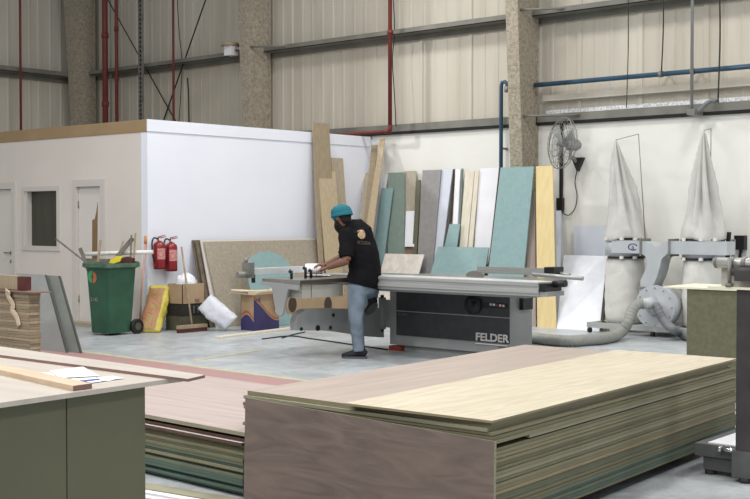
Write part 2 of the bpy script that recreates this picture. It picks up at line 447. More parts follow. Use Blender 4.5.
w = struct('window_1', wf, 'office_trim')
struct('pane', MB().box((a+.001, WY-.05, z0+.001), (b-.001, WY-.04, z1-.001)), 'dark_glass', w)
struct('reveal', MB().box((a+.001, YO, z0+.001), (a+.05, WY-.052, z1-.001)), 'office_trim', w)
# painted floor markings
def strip(name, p, q, w, m, z=.003):
    p = V(p); q = V(q); d = (q-p).normalized(); n = V((-d.y, d.x, 0))*w/2
    mb = MB().hexa([p-n, q-n, q+n, p+n], [v+V((0,0,z)) for v in (p-n, q-n, q+n, p+n)])
    for i in range(len(mb.v)): mb.v[i].z = max(mb.v[i].z, .0005)
    return struct(name, mb, m)
pa = hitZ(20, 343.5); pb = hitZ(345, 386)
dd = (pb-pa).normalized(); nn = V((dd.y, -dd.x, 0))
strip('trim_7', pa, pb, .09, 'yellow_mark')
strip('trim_8', pa+nn*.42, pb+nn*.42, .7, 'red_mark')
pc = hitZ(183, 362.5); pd = hitZ(262, 350)
strip('trim_9', pc+(pd-pc).normalized()*.15, pd, .08, 'yellow_mark')
# ---------------------------------------------------------------- services on the upper walls
PY = YB-.16
def vpipe(name, px, r, z0, z1, m, label, cat, y=PY, group=None, extra=None):
    x = hitY(px, 220, y).x
    mb = MB().cyl((x, y, z0), (x, y, z1), r, 14)
    if extra is None: return single(name, mb, m, label, cat, group)
    t = thing(name, label, cat, (x, y, z0), 0, group)
    part('pipe', mb, m, t)
    for z in extra: part('coupling', MB().cyl((x,y,z-.05),(x,y,z+.05), r*1.25, 14), m, t)
    for z in (z0+.4, z1-.9): part('bracket', MB().box((x-r*1.3, y, z), (x+r*1.3, YB+.1, z+.04)), 'girt', t)
    return t
yf = YB-.30
vpipe('sprinkler_riser', 106, .058, 2.0, HT-.1, 'red_pipe', 'thickest red riser pipe, right beside the far left column', 'pipe', yf, extra=(3.9, 5.3))
vpipe('sprinkler_riser', 117.3, .036, 2.0, HT-.1, 'red_pipe', 'second red riser pipe, between the thickest one and the cable ladder', 'pipe', yf, extra=(4.4, 5.4))
vpipe('sprinkler_riser', 174, .024, 2.0, HT-.1, 'red_pipe', 'thin red pipe dropping behind the white partition wall', 'pipe', yf)
x = hitX(20.5, 70, XL+.42)
single('sprinkler_riser', MB().cyl((x.x, x.y, 2.5), (x.x, x.y, HT-.1), .024, 12), 'red_pipe', 'leftmost thin red pipe, on the side wall above the office', 'pipe')
# red line with elbow at the centre
p = hitY(390, 131, yf)
t = thing('sprinkler_pipe', 'red pipe dropping to an elbow and running left above the partition', 'pipe', (p.x, yf, p.z))
part('drop_pipe', MB().cyl((p.x, yf, p.z+.04), (p.x, yf, HT-.1), .034, 14), 'red_pipe', t)
part('elbow', MB().tube([(p.x, yf, p.z+.09), (p.x, yf, p.z+.03), (p.x-.03, yf, p.z), (p.x-.1, yf, p.z)], .040, 12), 'red_pipe', t)
q = hitY(345, 134, yf)
part('branch_pipe', MB().cyl((p.x-.08, yf, p.z), (p.x-1.9, yf, p.z-.02), .028, 14), 'red_pipe', t)
part('coupling', MB().cyl((p.x, yf, 4.55), (p.x, yf, 4.62), .05, 14), 'red_pipe', t)
# cable ladder
p = hitY(140, 60, yf)
mb = MB()
t = thing('cable_ladder', 'dark perforated cable ladder with cables left of the crossed rods', 'cable tray', (p.x, yf, 2.2))
for s in (-.05, .05): part('side_rail', MB().box((p.x+s-.008, yf, 2.2), (p.x+s+.008, yf+.05, HT-.1)), 'steel', t)
mb = MB(); z = 2.3
while z < HT-.2: mb.box((p.x-.042, yf+.01, z), (p.x+.042, yf+.03, z+.03)); z += .09
part('rungs', mb, 'steel', t)
part('cables', MB().box((p.x-.04, yf+.032, 2.2), (p.x+.04, yf+.06, HT-.1)), 'cable', t)
vpipe('conduit_pipe', 111.5, .014, 2.0, HT-.1, 'conduit', 'thin grey conduit between the two red riser pipes', 'conduit', YB-.05)
# crossed bracing rods
a = hitY(112, -12, YB+.1); b = hitY(176, 122, YB+.1)
a.y -= .3; single('bracing_rod', MB().cyl(a, b, .013, 8), 'cable', 'thin diagonal rod falling left to right beside the cable ladder', 'bracing rod')
a = hitY(224, -16, YB+.08); b = hitY(163, 122, YB+.08)
a.y -= .3; single('bracing_rod', MB().cyl(a, b, .014, 8), 'cable', 'thin diagonal rod rising left to right towards the lamp column', 'bracing rod')
a = [hitY(177, -8, YB-.1), hitY(179, 30, YB-.1), hitY(182, 62, YB-.1), hitY(181, 90, YB-.1), hitY(179, 122, YB-.1)]
single('hanging_cable', MB().tube(a, .008, 6), 'cable', 'loose dark cable hanging just right of the thin red pipe', 'cable')
a = [hitY(187.5, 78, YB-.12), hitY(188.5, 95, YB-.12), hitY(189, 123, YB-.12)]
single('hanging_cable', MB().tube(a, .014, 6), 'cable', 'short dark cable end hanging above the white partition near the crossed rods', 'cable')
a = [hitY(393, -8, YB-.1), hitY(394.5, 30, YB-.1), hitY(392.5, 60, YB-.1), hitY(394.5, 95, YB-.1), hitY(396, 126, YB-.1)]
single('hanging_cable', MB().tube(a, .008, 6), 'cable', 'thin cable hanging just right of the central red pipe', 'cable')
# blue air line
yb_ = YB-.13
z = hitY(640, 76, yb_).z
t = thing('air_line', 'long blue compressed air pipe running along the right upper wall', 'pipe', (-9.8, yb_, z))
part('pipe', MB().cyl((-9.92, yb_, z), (2.6, yb_, z), .035, 14), 'blue_pipe', t)
for px in (661, 692.5):
    x = hitY(px, 74, yb_).x
    part('pipe_clip', MB().cyl((x-.025, yb_, z), (x+.025, yb_, z), .045, 14).box((x-.02, yb_, z-.01), (x+.02, YB+.1, z+.01)), 'steel', t)
pts = [hitY(501, 172, yb_-.02), hitY(501, 120, yb_-.02), hitY(501, 86, yb_-.02), hitY(502, 82.5, yb_-.02), hitY(505, 81.8, yb_-.02), hitY(507, 83.5, yb_-.02), hitY(507.3, 87, yb_-.02)]
x1 = pts[0].x
t = thing('air_drop', 'vertical blue air pipe with bent top left of the middle column', 'pipe', (x1, yb_-.02, 1.0))
part('pipe', MB().loft([V((x1, yb_-.02, 1.0)), V((x1, yb_-.02, pts[2].z))]+[V((v.x, v.y, v.z)) for v in pts[3:]], .03, 12, hint=(0,1,0)), 'blue_pipe', t)
part('pipe_end', MB().cyl(pts[-1]+V((0,0,.01)), pts[-1]-V((0,0,.08)), .045, 12), 'steel', t)
for z in (1.6, 2.6): part('bracket', MB().box((x1-.02, yb_, z), (x1+.02, YB-.001, z+.03)), 'steel', t)
# droppers on the right
for px, pt, pb, r, m, lab in ((626.5, -30, 108, .007, 'cable', 'leftmost thin cable crossing the right upper wall, left of the grey conduit'),
                    (661.5, -30, 74, .010, 'cable', 'short dark cable ending at the blue air pipe'),
                    (718, -30, 103, .012, 'cable', 'rightmost dark cable, dropping past the blue pipe to the hook')):
    a = hitY(px+1.2, pt, YB-.2); b = hitY(px, pb, YB-.2); mid = (a+b)/2+V((.02,0,0))
    if pb == 74: b = hitY(px, 71.2, YB-.2)
    single('hanging_cable', MB().tube([a, mid, b], r, 6), m, lab, 'cable')
x = hitY(692, 60, YB-.27).x; z = hitY(692, 112, YB-.27).z
t = thing('conduit_pipe', 'grey vertical conduit on the right with a curved flexible tail', 'conduit', (x, YB-.27, z))
part('pipe', MB().cyl((x, YB-.27, z), (x, YB-.27, HT-.1), .022, 12), 'conduit', t)
part('junction', MB().box((x-.05, YB-.31, z-.04), (x+.06, YB-.051, z+.04)), 'steel', t)
part('flexible_tail', MB().tube([hitY(693,112,YB-.22), hitY(700,110,YB-.22), hitY(706,104,YB-.22), hitY(712,100.5,YB-.22), hitY(716,101.5,YB-.22)], .03, 10), 'hose_dark', t)
# floodlight beside the second column
c = hitY(231, 45, YB-.45)
t = thing('flood_lamp', 'small white lamp box with a round tan reflector beside the second column', 'lamp', c-V((0,0,.15)))
part('housing', MB().box((c.x-.1, c.y-.08, c.z-.19), (c.x+.1, c.y+.08, c.z-.02)), 'white_lam', t)
part('reflector', MB().loft([c+V((-.02,0,-.02)), c+V((-.02,0,.04)), c+V((-.02,0,.06))], [.17, .15, .05], 20, hint=(1,0,0)), 'oak_dark', t)
part('arm', MB().box((c.x+.02, c.y-.01, c.z-.12), (c.x+.14, YB+.1, c.z-.09)), 'steel', t)
# wood on the office roof
a = hitY(86, 123, YO+1.2)
single('wood_crate', MB().box((a.x-.35, YO+1.2, HO-.248), (a.x+.3, YO+1.5, HO+.06)), 'wood_stick', 'brown wooden crate just showing above the brown office parapet', 'crate')
a = hitY(163, 117, YO+2.4)
t = thing('cable_coil', 'loose coil of dark cable lying on top of the office roof', 'coil', (a.x, YO+2.4, HO-.248))
part('coil', MB().tube([V((a.x+.3*math.cos(k*.7), YO+2.4+.25*math.sin(k*.7), HO-.2+k*.02)) for k in range(16)], .022, 8), 'cable', t)
# steel ties from the columns to the upper girt
# ---------------------------------------------------------------- boards leaning on the back wall
def lean_y(lt, rt_, yt, lr, rr, yr, k, t=.018, yb_px=None, foot=.46, zb=0.0, off=0.0):
    """board whose top edge is seen at px lt..rt_, height yt and which passes px lr..rr at height yr; k = layer in front of the wall"""
    Yt = YB-.03-off-k*.034; Yb = YB-foot-off-k*.034
    A = hitY(lt, yt, Yt); B = hitY(rt_, yt, Yt); zt = (A.z+B.z)/2; A.z = B.z = zt
    if rt_ < lt: A, B = B, A
    # position of the reference row on the leaning plane
    def onplane(px, py):
        r = ray(px, py); n = V((0, zt, -(Yt-Yb)))   # plane through (Yb,0) and (Yt,zt)
        tt = n.dot(V((0, Yb, 0))-CAM)/n.dot(r); return CAM+r*tt
    C = onplane(lr, yr); D = onplane(rr, yr)
    def ext(T, R):
        s = (zt-zb)/(zt-R.z); return T+(R-T)*s
    E = ext(A, C); G = ext(B, D)
    q = [A, B, G, E]
    n = V((0, 1, (Yb-Yt)/max(zt, .1))).normalized()
    return MB().slab(q, t, back=n)
GB = None
def wb(name, m, label, cat, *a, **k):
    return single(name, lean_y(*a, **k), m, label, cat, 'boards leaning on the back wall')
def nowfoot(): pass
# from left to right (k: bigger = nearer)
wb('timber_plank', 'oak_grey', 'leftmost broad plank in the corner, its top edge level with the white offcut', 'plank', 364.5, 371, 173, 359.8, 368, 215, 4, foot=1.15)
wb('timber_plank', 'oak_dark', 'slim dark plank tucked in the corner behind the broad one', 'plank', 371.5, 377, 145, 367, 373, 190, 2, foot=1.15)
wb('timber_plank', 'oak', 'tallest slim plank in the corner, leaning to the left', 'plank', 380, 384.8, 138, 369.5, 376, 205, 3, foot=1.15)
wb('white_offcut', 'white_lam', 'narrow white board showing between the tall planks and the small turquoise board', 'board', 380, 387.6, 175, 373, 380, 232, 1)
wb('turquoise_board', 'turquoise', 'shorter turquoise board directly behind the man, left of the grey-green board', 'board', 381.5, 393, 188, 372.5, 384, 256, 5)
wb('grey_green_board', 'turq_grey', 'grey-green board right of the short turquoise one', 'board', 388, 404.5, 172.5, 388, 404.5, 251, 2)
wb('veneered_board', 'beige_grain', 'beige grained board behind the small white sheet', 'board', 404.8, 416, 171, 401, 413, 250, 1)
wb('olive_board', 'olive_mdf', 'narrow olive board left of the tall grey board', 'board', 416.3, 420.5, 180, 412, 416.5, 255, 3)
wb('short_plank', 'brown_ply', 'short brown-grey plank under the small white sheet', 'plank', 404.6, 413.6, 246.4, 404.2, 413, 256, 8)
wb('white_sheet', 'white_lam', 'small bright white sheet standing on a short plank in front of the beige board', 'board', 406, 417.5, 211, 404.7, 414, 246, 5, zb=hitY(410, 246.8, YB-.42).z)
wb('grey_board', 'grey_panel', 'tall plain grey board, widest of the greys on the back wall', 'board', 422.5, 441, 170, 417, 432.5, 268, 3)
wb('pale_blue_board', 'ltblue_panel', 'pale bluish-white board directly right of the tall grey board', 'board', 441.2, 452.6, 169, 434, 443, 246, 2)
wb('edge_strip', 'edge_dark', 'dark thin strip right of the pale bluish board', 'strip', 453, 454.4, 169, 448, 449.2, 246, 1)
wb('white_strip', 'white_lam', 'slim white strip standing left of the cream boards', 'strip', 455.6, 460.3, 169, 451.5, 456.5, 246, 2)
wb('turquoise_strip', 'turq_grey', 'very thin greenish strip standing between white strip and cream boards', 'strip', 461.2, 463, 168.5, 457.5, 459, 246, 1)
wb('cream_plank', 'cream_wood', 'left of the two cream planks beside the white board', 'plank', 465.2, 474.5, 171.5, 459.5, 467.5, 245, 2)
wb('cream_plank', 'cream_wood', 'right of the two cream planks, touching the white board', 'plank', 475, 479, 171, 468.2, 472.6, 245, 3)
wb('brown_offcut', 'brown_ply', 'small brown board low down under the white board', 'board', 473, 492, 238, 472, 491, 244.5, 6)
wb('white_board', 'white_lam', 'broad white board left of the big turquoise board', 'board', 480.2, 498.8, 168, 474, 493, 250, 2)
wb('brown_strip', 'edge_dark', 'dark strip showing along the left edge of the big turquoise board', 'strip', 499, 500.6, 167.6, 490, 492, 250, 1, off=.46)
wb('turquoise_board', 'turquoise', 'largest turquoise board, standing in front of the column foot', 'board', 500.6, 533.7, 167, 489, 524.4, 266, 2, off=.46)
wb('pinkish_board', 'tan_veneer', 'narrow pinkish panel between big turquoise and yellow boards', 'board', 529, 534.5, 190, 526.5, 535.2, 264, 0, off=.46)
wb('yellow_board', 'yellow_board', 'tall plain yellow board with its lower end showing right of the saw', 'board', 535.8, 552.6, 166, 537.3, 556, 323, 1, off=.46)
wb('grey_strip', 'ltblue_panel', 'thin grey panel edge standing just right of the yellow board', 'strip', 556, 561, 208, 556.6, 561, 320, 1, foot=.3)
# low pieces in front
wb('turquoise_offcut', 'turquoise', 'small turquoise offcut standing on the long low turquoise one', 'board', 449.5, 460, 224, 444, 456.5, 248, 8)
wb('turquoise_offcut', 'turquoise', 'wide low turquoise board seen just over the saw table', 'board', 438, 489, 247, 431, 484.5, 272, 13)
wb('marble_slab', 'marble', 'pale veined marble-look board behind the man and saw', 'board', 385.2, 424, 254, 380.2, 419, 272.5, 14)
# white wrapped panel at the foot of the right wall
wb('grey_blue_panel', 'ltblue_panel', 'pale grey-blue panel standing behind the film-wrapped sheet', 'board', 574, 607, 226, 574, 607, 300, 1, foot=.2)
o = wb('wrapped_sheet', 'film', 'white sheet wrapped in shiny film, leaning right of the saw', 'board', 564, 607, 255.5, 557, 600, 325, 6, foot=.75, t=.03)
for j, (dx, m) in enumerate(((0, 'edge_dark'), (2.8, 'olive_mdf'), (5.4, 'girt'))):
    wb('panel_edge_strip', m, ['dark', 'olive', 'grey'][j]+' upright strip between the wrapped sheet and the dust bags, '+['leftmost', 'middle', 'rightmost']
       [j]+' of three', 'strip', 609+dx*.4, 611.5+dx*.4, 240, 600.5+dx, 603+dx, 322, 7-j, foot=.72)

# ---------------------------------------------------------------- boards leaning on the partition's side wall
def lean_x(pt, pb, k, t=.018, foot=.45, x0=None):
    """pt: (px_left, px_right, py_top) on the wall, bottom on the floor straight below, k = layer"""
    Xt = XO+.02+k*.034; Xb = XO+foot+k*.034
    A = hitX(pt[0], pt[2], Xt); B = hitX(pt[1], pt[2], Xt); zt = (A.z+B.z)/2; A.z = B.z = zt
    if pb:
        # bottom corners at px on the floor line X = Xb
        E = hitX(pb[0], 300, Xb); G = hitX(pb[1], 300, Xb); E.z = G.z = 0
    else:
        E = V((Xb, A.y, 0)); G = V((Xb, B.y, 0))
    n = V((-1, 0, -(Xb-Xt)/max(zt, .1))).normalized()
    return MB().slab([A, B, G, E], t, back=n)
def wx(name, m, label, cat, *a, **k): return single(name, lean_x(*a, **k), m, label, cat, 'boards leaning on the partition wall')
wx('oak_plank', 'oak_dark', 'tallest plank on the partition, rising above its top edge', 'plank', (312.6, 329, 123), (322, 340), 1)
wx('oak_plank', 'oak_dark', 'slim brown plank left of the lighter broad plank behind the man', 'plank', (314.2, 318.4, 171), (322, 327), 3)
wx('oak_plank', 'oak', 'light broad plank standing right behind the man\'s hands', 'plank', (318.4, 335.5, 171), (330, 346), 4)
wx('oak_plank', 'oak_grey', 'grey-brown plank right of the tallest one, with its top at half height', 'plank', (331.2, 343, 158), (343, 354), 2)
wx('sheet_board', 'chip_dark', 'dark narrow sheet at the left end of the leaning chipboards', 'board', (192.3, 204, 240), (206, 216), 0)
wx('sheet_board', 'chip_dark', 'second dark sheet, between the narrow one and the big chipboard', 'board', (195.5, 300, 239.5), (210, 312), 1.4)
wx('sheet_board', 'office_trim', 'pale-edged sheet just behind the big chipboard', 'board', (200.5, 318, 239), (216, 330), 2.8)
wx('chipboard_sheet', 'chipboard', 'big speckled brown chipboard sheet leaning on the white partition', 'board', (204, 323, 240.6), (222.5, 345), 4.2)
# arched turquoise board
Yc = hitX(268, 280, XO+.62).y; Xb = XO+.98; Xt = XO+.62
w2 = .33; zt = 1.06; prof = []
for (u, z) in [(-w2, 0), (w2, 0), (w2, zt-w2)]+[(w2*math.cos(a), zt-w2+w2*math.sin(a)) for a in [PI*i/14 for i in range(1, 14)]]+[(-w2, zt-w2)]:
    prof.append((u, z))
Y1 = hitX(245, 280, XO+.7).y; Y2 = hitX(291, 280, XO+.7).y; wy = (Y2-Y1)/2; Yc = (Y1+Y2)/2
pts = [V((Xb+(Xt-Xb)*z/zt, Yc+u/w2*wy, z)) for u, z in prof]
single('arched_board', MB().prism(pts, (.018, 0, .005)), 'turquoise', 'turquoise board with a rounded top leaning in front of the chipboard', 'board')
# ---------------------------------------------------------------- grey panels and pile at far left
def px_quad(pts, depthfn): return [depthfn(*p) for p in pts]
Yp = hitZ(60, 352).y
def lean_free(q, yt, yb, t, m, name, label, cat):
    A = hitY(q[0][0], q[0][1], yt); B = hitY(q[1][0], q[1][1], yt); z = (A.z+B.z)/2; A.z = B.z = z
    C = hitY(q[2], 330, yb); D = hitY(q[3], 330, yb); C.z = D.z = 0
    n = V((0, 1, (yb-yt)/z)).normalized()
    t_ = thing(name, label, cat, (C+D)/2, 0, 'grey panels at the left')
    part('panel', MB().slab([A, B, C, D], t, back=n), m[0], t_)
    # edge banding on the right edge
    d = (B-A).normalized()*.03
    part('edge_strip', MB().slab([B-n*.004, B+d-n*.004, C+d-n*.004, C-n*.004], t+.004, back=n), m[1], t_)
dm('panel_grey_a', (150, 152, 150), (142, 144, 142), rough=.5, scale=3)
dm('panel_grey_b', (128, 132, 126), (120, 124, 118), rough=.5, scale=3)
dm('panel_edge', (74, 76, 70), rough=.6)
yt0 = hitZ(80, 354.5).y+.36
lean_free([(16, 273.5), (45, 274.5), 66, 30], yt0, yt0-.37, .018, ('panel_grey_a', 'panel_edge'), 'leaning_panel', 'wider light grey panel leaning at the left behind the plywood pile', 'panel')
lean_free([(44, 275), (58.5, 276), 80, 62], yt0+.05, yt0-.30, .018, ('panel_grey_b', 'panel_edge'), 'leaning_panel', 'rightmost grey-green panel leaning at the left, nearest the green bin', 'panel')
# pile of plywood with warped layers
yp = hitZ(36, 368).y
xr = hitY(30, 330, yp).x
zt = hitY(20, 292, yp).z
n = 26; th = zt/n
for i in range(n):
    ox = random.uniform(-.01, .012)
    o = single('plywood_board', MB().box((xr-2.1+ox, yp+random.uniform(-.008, .008), i*th+.0005), (xr+ox+i*-.0006, yp+.13, (i+1)*th-.0012)), 'ply_edge' if i % 3 else 'oak_dark',
           'brown plywood board stacked in the pile at the left edge below the pink-edged sheet', 'board', 'plywood boards in the left pile')
single('pink_edged_sheet', MB().box((xr-2.1, yp-.05, zt+.001), (hitY(34, 290, yp-.05).x, yp+.16, zt+.012)), 'red_wood', 'thin reddish sheet topping the plywood pile at the left', 'board')
def onto(px, py, y): return hitY(px, py, y)
a = onto(7, 293, yp-.02); c = [onto(8, 290.5, yp-.058), onto(8, 296, yp-.03), onto(13, 305, yp-.016), onto(12, 310, yp-.016), onto(17, 318, yp-.016), onto(19, 326, yp-.016)]
single('wrapping_strip', MB().loft(curve(c), [(.045,.006)]*30+[(.03,.006)] if False else [(.04,.006)]*len(curve(c)), 8, hint=(1,0,0)), 'rail_oak', 'torn strip of wrapping hanging down the front of the plywood pile', 'strip')
# pieces standing on the pile
ys = yp+.02
b0 = hitY(-30, 276, ys); b1 = hitY(17, 276, ys)
single('wood_block_stack', MB().box((b0.x, ys, zt+.019), (b1.x, ys+.08, b1.z)), 'oak_dark', 'brown wooden block standing on the left pile', 'block')
b0 = hitY(17.6, 276, ys); b1 = hitY(24.5, 277, ys)
single('red_wood_block', MB().box((b0.x, ys, zt+.019), (b1.x, ys+.08, b1.z)), 'maroon', 'dark red wooden block beside the brown one on the left pile', 'block')
# ---------------------------------------------------------------- fire extinguishers
def extinguisher(px0, px1, py0, py1, label):
    x = XO+.12; c = hitX((px0+px1)/2, (py0+py1)/2, x); y = c.y
    zb = hitX(px0, py1, x).z; zt = hitX(px0, py0, x).z; H = zt-zb
    r = .085
    t = thing('fire_extinguisher', label, 'fire extinguisher', (x, y, zb), 0, 'fire extinguishers on the partition')
    prof = [(0, .7), (.012, 1), (.1, 1), (.7, 1), (.76, .9), (.8, .6), (.83, .35), (.86, .32)]
    part('cylinder', MB().loft([V((x, y, zb+H*a)) for a, _ in prof], [r*q for _, q in prof], 22, hint=(1,0,0)), 'ext_red', t)
    part('valve', MB().cyl((x, y, zb+H*.855), (x, y, zb+H*.91), .022), 'black_plastic', t)
    h = MB()
    h.prism([V((x-.012, y-.02, zb+H*.9)), V((x-.012, y+.11, zb+H*.95)), V((x-.012, y+.11, zb+H*.97)), V((x-.012, y-.02, zb+H*.93))], (.024, 0, 0))
    h.prism([V((x-.012, y-.02, zb+H*.94)), V((x-.012, y+.1, zb+H*1.0)), V((x-.012, y+.1, zb+H*1.015)), V((x-.012, y-.02, zb+H*.965))], (.024, 0, 0))
    part('handle', h, 'ext_red', t)
    part('hose', MB().tube([V((x, y-.02, zb+H*.89)), V((x, y-.09, zb+H*.93)), V((x, y-.125, zb+H*.8)), V((x, y-.12, zb+H*.5)), V((x, y-.1, zb+H*.3)), V((x, y-.09, zb+H*.2))], .011, 8), 'black_plastic', t)
    part('pressure_gauge', MB().cyl((x, y, zb+H*.88), (x+.04, y-.01, zb+H*.88), .018), 'label_white', t)
    mb = MB()
    for k in range(6):
        a0 = -1.0+k*.26; a1 = a0+.26
        for (za, zb2) in ((.3, .62),):
            mb.add([V((x+(r+.001)*math.cos(a), y+(r+.001)*math.sin(a), zb+H*z)) for a, z in ((a0, za), (a1, za), (a1, zb2), (a0, zb2))], [(0,1,2,3)])
    lb = MB(); lb.v = mb.v; lb.f = mb.f; lb.mi = [0 if k not in (2,) else 0 for k in mb.mi]; lb.sm = [True]*len(mb.f)
    part('label', lb, 'ext_label', t)
    part('wall_bracket', MB().box((XO+.015, y-.03, zb+H*.5), (x-.07, y+.03, zb+H*.56)), 'black_plastic', t)
dm('ext_label', (196, 96, 92), (216, 160, 150), rough=.4, scale=60, lo=.45, hi=.55)
extinguisher(153.8, 164.8, 235.5, 269.5, 'left fire extinguisher, nearest the partition corner')
extinguisher(166, 176.5, 236.5, 271.5, 'right fire extinguisher, further from the partition corner')
# ---------------------------------------------------------------- wheeled bin
FWH_ = V((-math.sin(YAW), math.cos(YAW), 0))
c = hitZ(107.5, 336)+FWH_*.24
dB = (c-CAM).dot(FW)
ang = math.radians(20)
def binpt(px, py, d=dB): return at(px, py, d)
W0_=0
t = thing('wheeled_bin', 'green two-wheeled waste bin heaped with offcuts by the office door', 'bin', (c.x, c.y, 0), YAW-math.radians(36))
# local frame: x right, y away ; front-left edge seen
W = .235; D = .245; Hh = .95
def rect(w, d, z, r=.05, n=5, oy=0):
    out = []
    for (sx, sy, a0) in ((1,1,0), (-1,1,90), (-1,-1,180), (1,-1,270)):
        for k in range(n):
            a = math.radians(a0+90*k/(n-1)); out.append(V((sx*(w-r)+r*math.cos(a), sy*(d-r)+r*math.sin(a)+oy, z)))
    return out
def ringloft(rings, cap0=True, cap1=True, mb=None, mi=0, smooth=False):
    mb = mb or MB(); n = len(rings[0]); vs = [p for r in rings for p in r]; fs = []
    for i in range(len(rings)-1):
        for k in range(n):
            j = (k+1) % n; fs.append((i*n+k, i*n+j, (i+1)*n+j, (i+1)*n+k))
    if cap0: fs.append(tuple(range(n))[::-1])
    if cap1: fs.append(tuple(range((len(rings)-1)*n, len(rings)*n)))
    return mb.add(vs, fs, mi, smooth)
body = ringloft([rect(W*.80, D*.80, .03), rect(W*.99, D*.99, Hh-.1), rect(W, D, Hh-.03), rect(W-.02, D-.02, Hh-.03), rect(W-.04, D-.04, Hh-.2)], True, True)
part('body', body, 'bin_green', t, world=False)
rim = ringloft([rect(W+.0, D+.0, Hh-.07, .05), rect(W+.045, D+.045, Hh-.05, .07), rect(W+.045, D+.045, Hh-.0, .07), rect(W-.0, D-.0, Hh-.0, .06), rect(W-.015, D-.015, Hh-.06, .06)], False, False)
part('rim', rim, 'bin_dusty', t, world=False)
part('handle', MB().tube([(.17, D-.02, Hh-.03), (.17, D+.07, Hh-.01), (.12, D+.09, Hh), (-.12, D+.09, Hh), (-.17, D+.07, Hh-.01), (-.17, D-.02, Hh-.03)], .018, 10), 'bin_green', t, world=False)
for s in (-1, 1):
    wl = part('wheel', MB().cyl((s*(W*.95)-.025, D-.0, .1), (s*(W*.95)+.025, D-.0, .1), .1, 24), 'black_plastic', t, world=False)
    mbx = MB().cyl((s*(W*.95)-.031, D, .1), (s*(W*.95)+.031, D, .1), .05, 16)
    o = bpy.data.objects.new('hub', mkmesh('hub', mbx, 'box_olive')); COL.objects.link(o); o.parent = wl
part('axle', MB().cyl((-W*.9, D, .1), (W*.9, D, .1), .012), 'steel', t, world=False)
# round recycling emblem (green / orange) and white lettering on the narrow left face
fx_ = lambda z: -W*(.80+.19*(z-.03)/(Hh-.13))-.002
def face_pt(y, z): return V((y, -D*(.80+.19*(z-.03)/(Hh-.13))-.003, z))
def emblem_mb(cx, cz, r, arcs):
    mb = MB()
    for a0, a1 in arcs:
        n = 6
        for k in range(n):
            b0 = math.radians(a0+(a1-a0)*k/n); b1 = math.radians(a0+(a1-a0)*(k+1)/n)
            mb.add([face_pt(cx+q*math.cos(b), cz+q*math.sin(b)) for b, q in ((b0, r*.2), (b0, r), (b1, r), (b1, r*.2))], [(0,1,2,3)])
    return mb
part('green_arrow', emblem_mb(-.10, .77, .085, [(80, 265)]), 'sticker_green', t, world=False)
part('orange_arrow', emblem_mb(-.09, .765, .08, [(-90, 75)]), 'sticker_orange', t, world=False)
tm = text_mesh('2145', .075, .001, Matrix.Identity(4))
mb = MB(); mb.add([face_pt(-.08+v.x, .47+v.y)-V((0,.001,0)) for v in tm.v], tm.f)
part('lettering', mb, 'print_white', t, world=False)
# contents
def stick(px0, py0, px1, py1, w, th, m, label, name='wood_offcut', cat='offcut', dd=0.0, grp='offcuts in the green bin'):
    a = at(px0, py0, dB+dd+.1); b = at(px1, py1, dB+dd+.12)
    ax = (b-a).normalized(); s = ax.cross(FW).normalized()*w/2; n = s.cross(ax).normalized()*th/2
    return single(name, MB().hexa([a-s-n, a+s-n, a+s+n, a-s+n], [b-s-n, b+s-n, b+s+n, b-s+n]), m, label, cat, grp)
stick(88, 264, 56, 239, .022, .022, 'grey_stick', 'long grey pole sticking out of the bin to the left', dd=-.05)
stick(88.5, 270, 80, 248, .05, .012, 'grey_stick', 'short dark grey slat at the left end of the bin top', dd=0.02)
stick(98, 262, 100.5, 240, .03, .02, 'wood_stick', 'upright light stick near the middle of the bin', dd=-.1)
# tall pointed brown board
d_ = dB+.42
pts = [at(91.6, 331, d_), at(96.6, 331, d_), at(97.6, 202, d_), at(96.2, 212, d_), at(94.6, 219, d_), at(92.2, 220, d_)]
for q_ in pts: q_.z = max(q_.z, .001)
dm('brown_board', (120, 92, 56), (108, 82, 48), rough=.75, scale=5)
single('pointed_board', MB().prism(pts, FW*.015), 'brown_board', 'tall brown board with a pointed top standing behind the bin', 'offcut', 'offcuts in the green bin')
stick(113, 262, 133, 238, .06, .02, 'grey_stick', 'wide grey slat slanting up to the right in the bin', dd=.05)
stick(118, 258, 123, 241, .02, .02, 'oak_grey', 'thin beige stick behind the yellow piece in the bin', dd=.14)
stick(130.5, 262, 131.5, 235, .022, .02, 'grey_stick', 'left of the two upright sticks at the right of the bin', dd=.0)
stick(133.5, 262, 135.5, 233, .022, .02, 'wood_stick', 'right of the two upright sticks at the right of the bin', dd=.04)
a = at(85, 254, dB+.26); b = at(153, 252, dB+.2)
single('white_pipe', MB().cyl(a, b, .028, 14), 'pvc_white', 'white plastic pipe lying across the top of the green bin', 'pipe', 'offcuts in the green bin')
a = at(86, 258.5, dB+.22); b = at(131, 259.5, dB+.22)
single('offcut_board', MB().slab([a, b, b-V((0,0,.07)), a-V((0,0,.07))], .03), 'grey_stick', 'grey slat lying across the bin under the white pipe', 'offcut', 'offcuts in the green bin')
c = at(115, 260, dB-.02)
pts = [at(x, y, dB-.08) for x, y in ((109,263), (110.5,259.5), (113.5,258.5), (115,256.2), (119.5,256), (121,258), (120,261.5), (114,263.5))]
single('yellow_sack_scrap', MB().prism(pts, FW*.12), 'yellow_plastic', 'crumpled bright yellow plastic on top of the bin', 'scrap')
pts = [at(x, y, dB+.0) for x, y in ((120.5,263), (121,257.8), (127,256.5), (133,258.5), (132,263))]
single('dark_red_scrap', MB().prism(pts, FW*.15), 'maroon', 'dark red cloth scrap beside the yellow plastic', 'scrap')
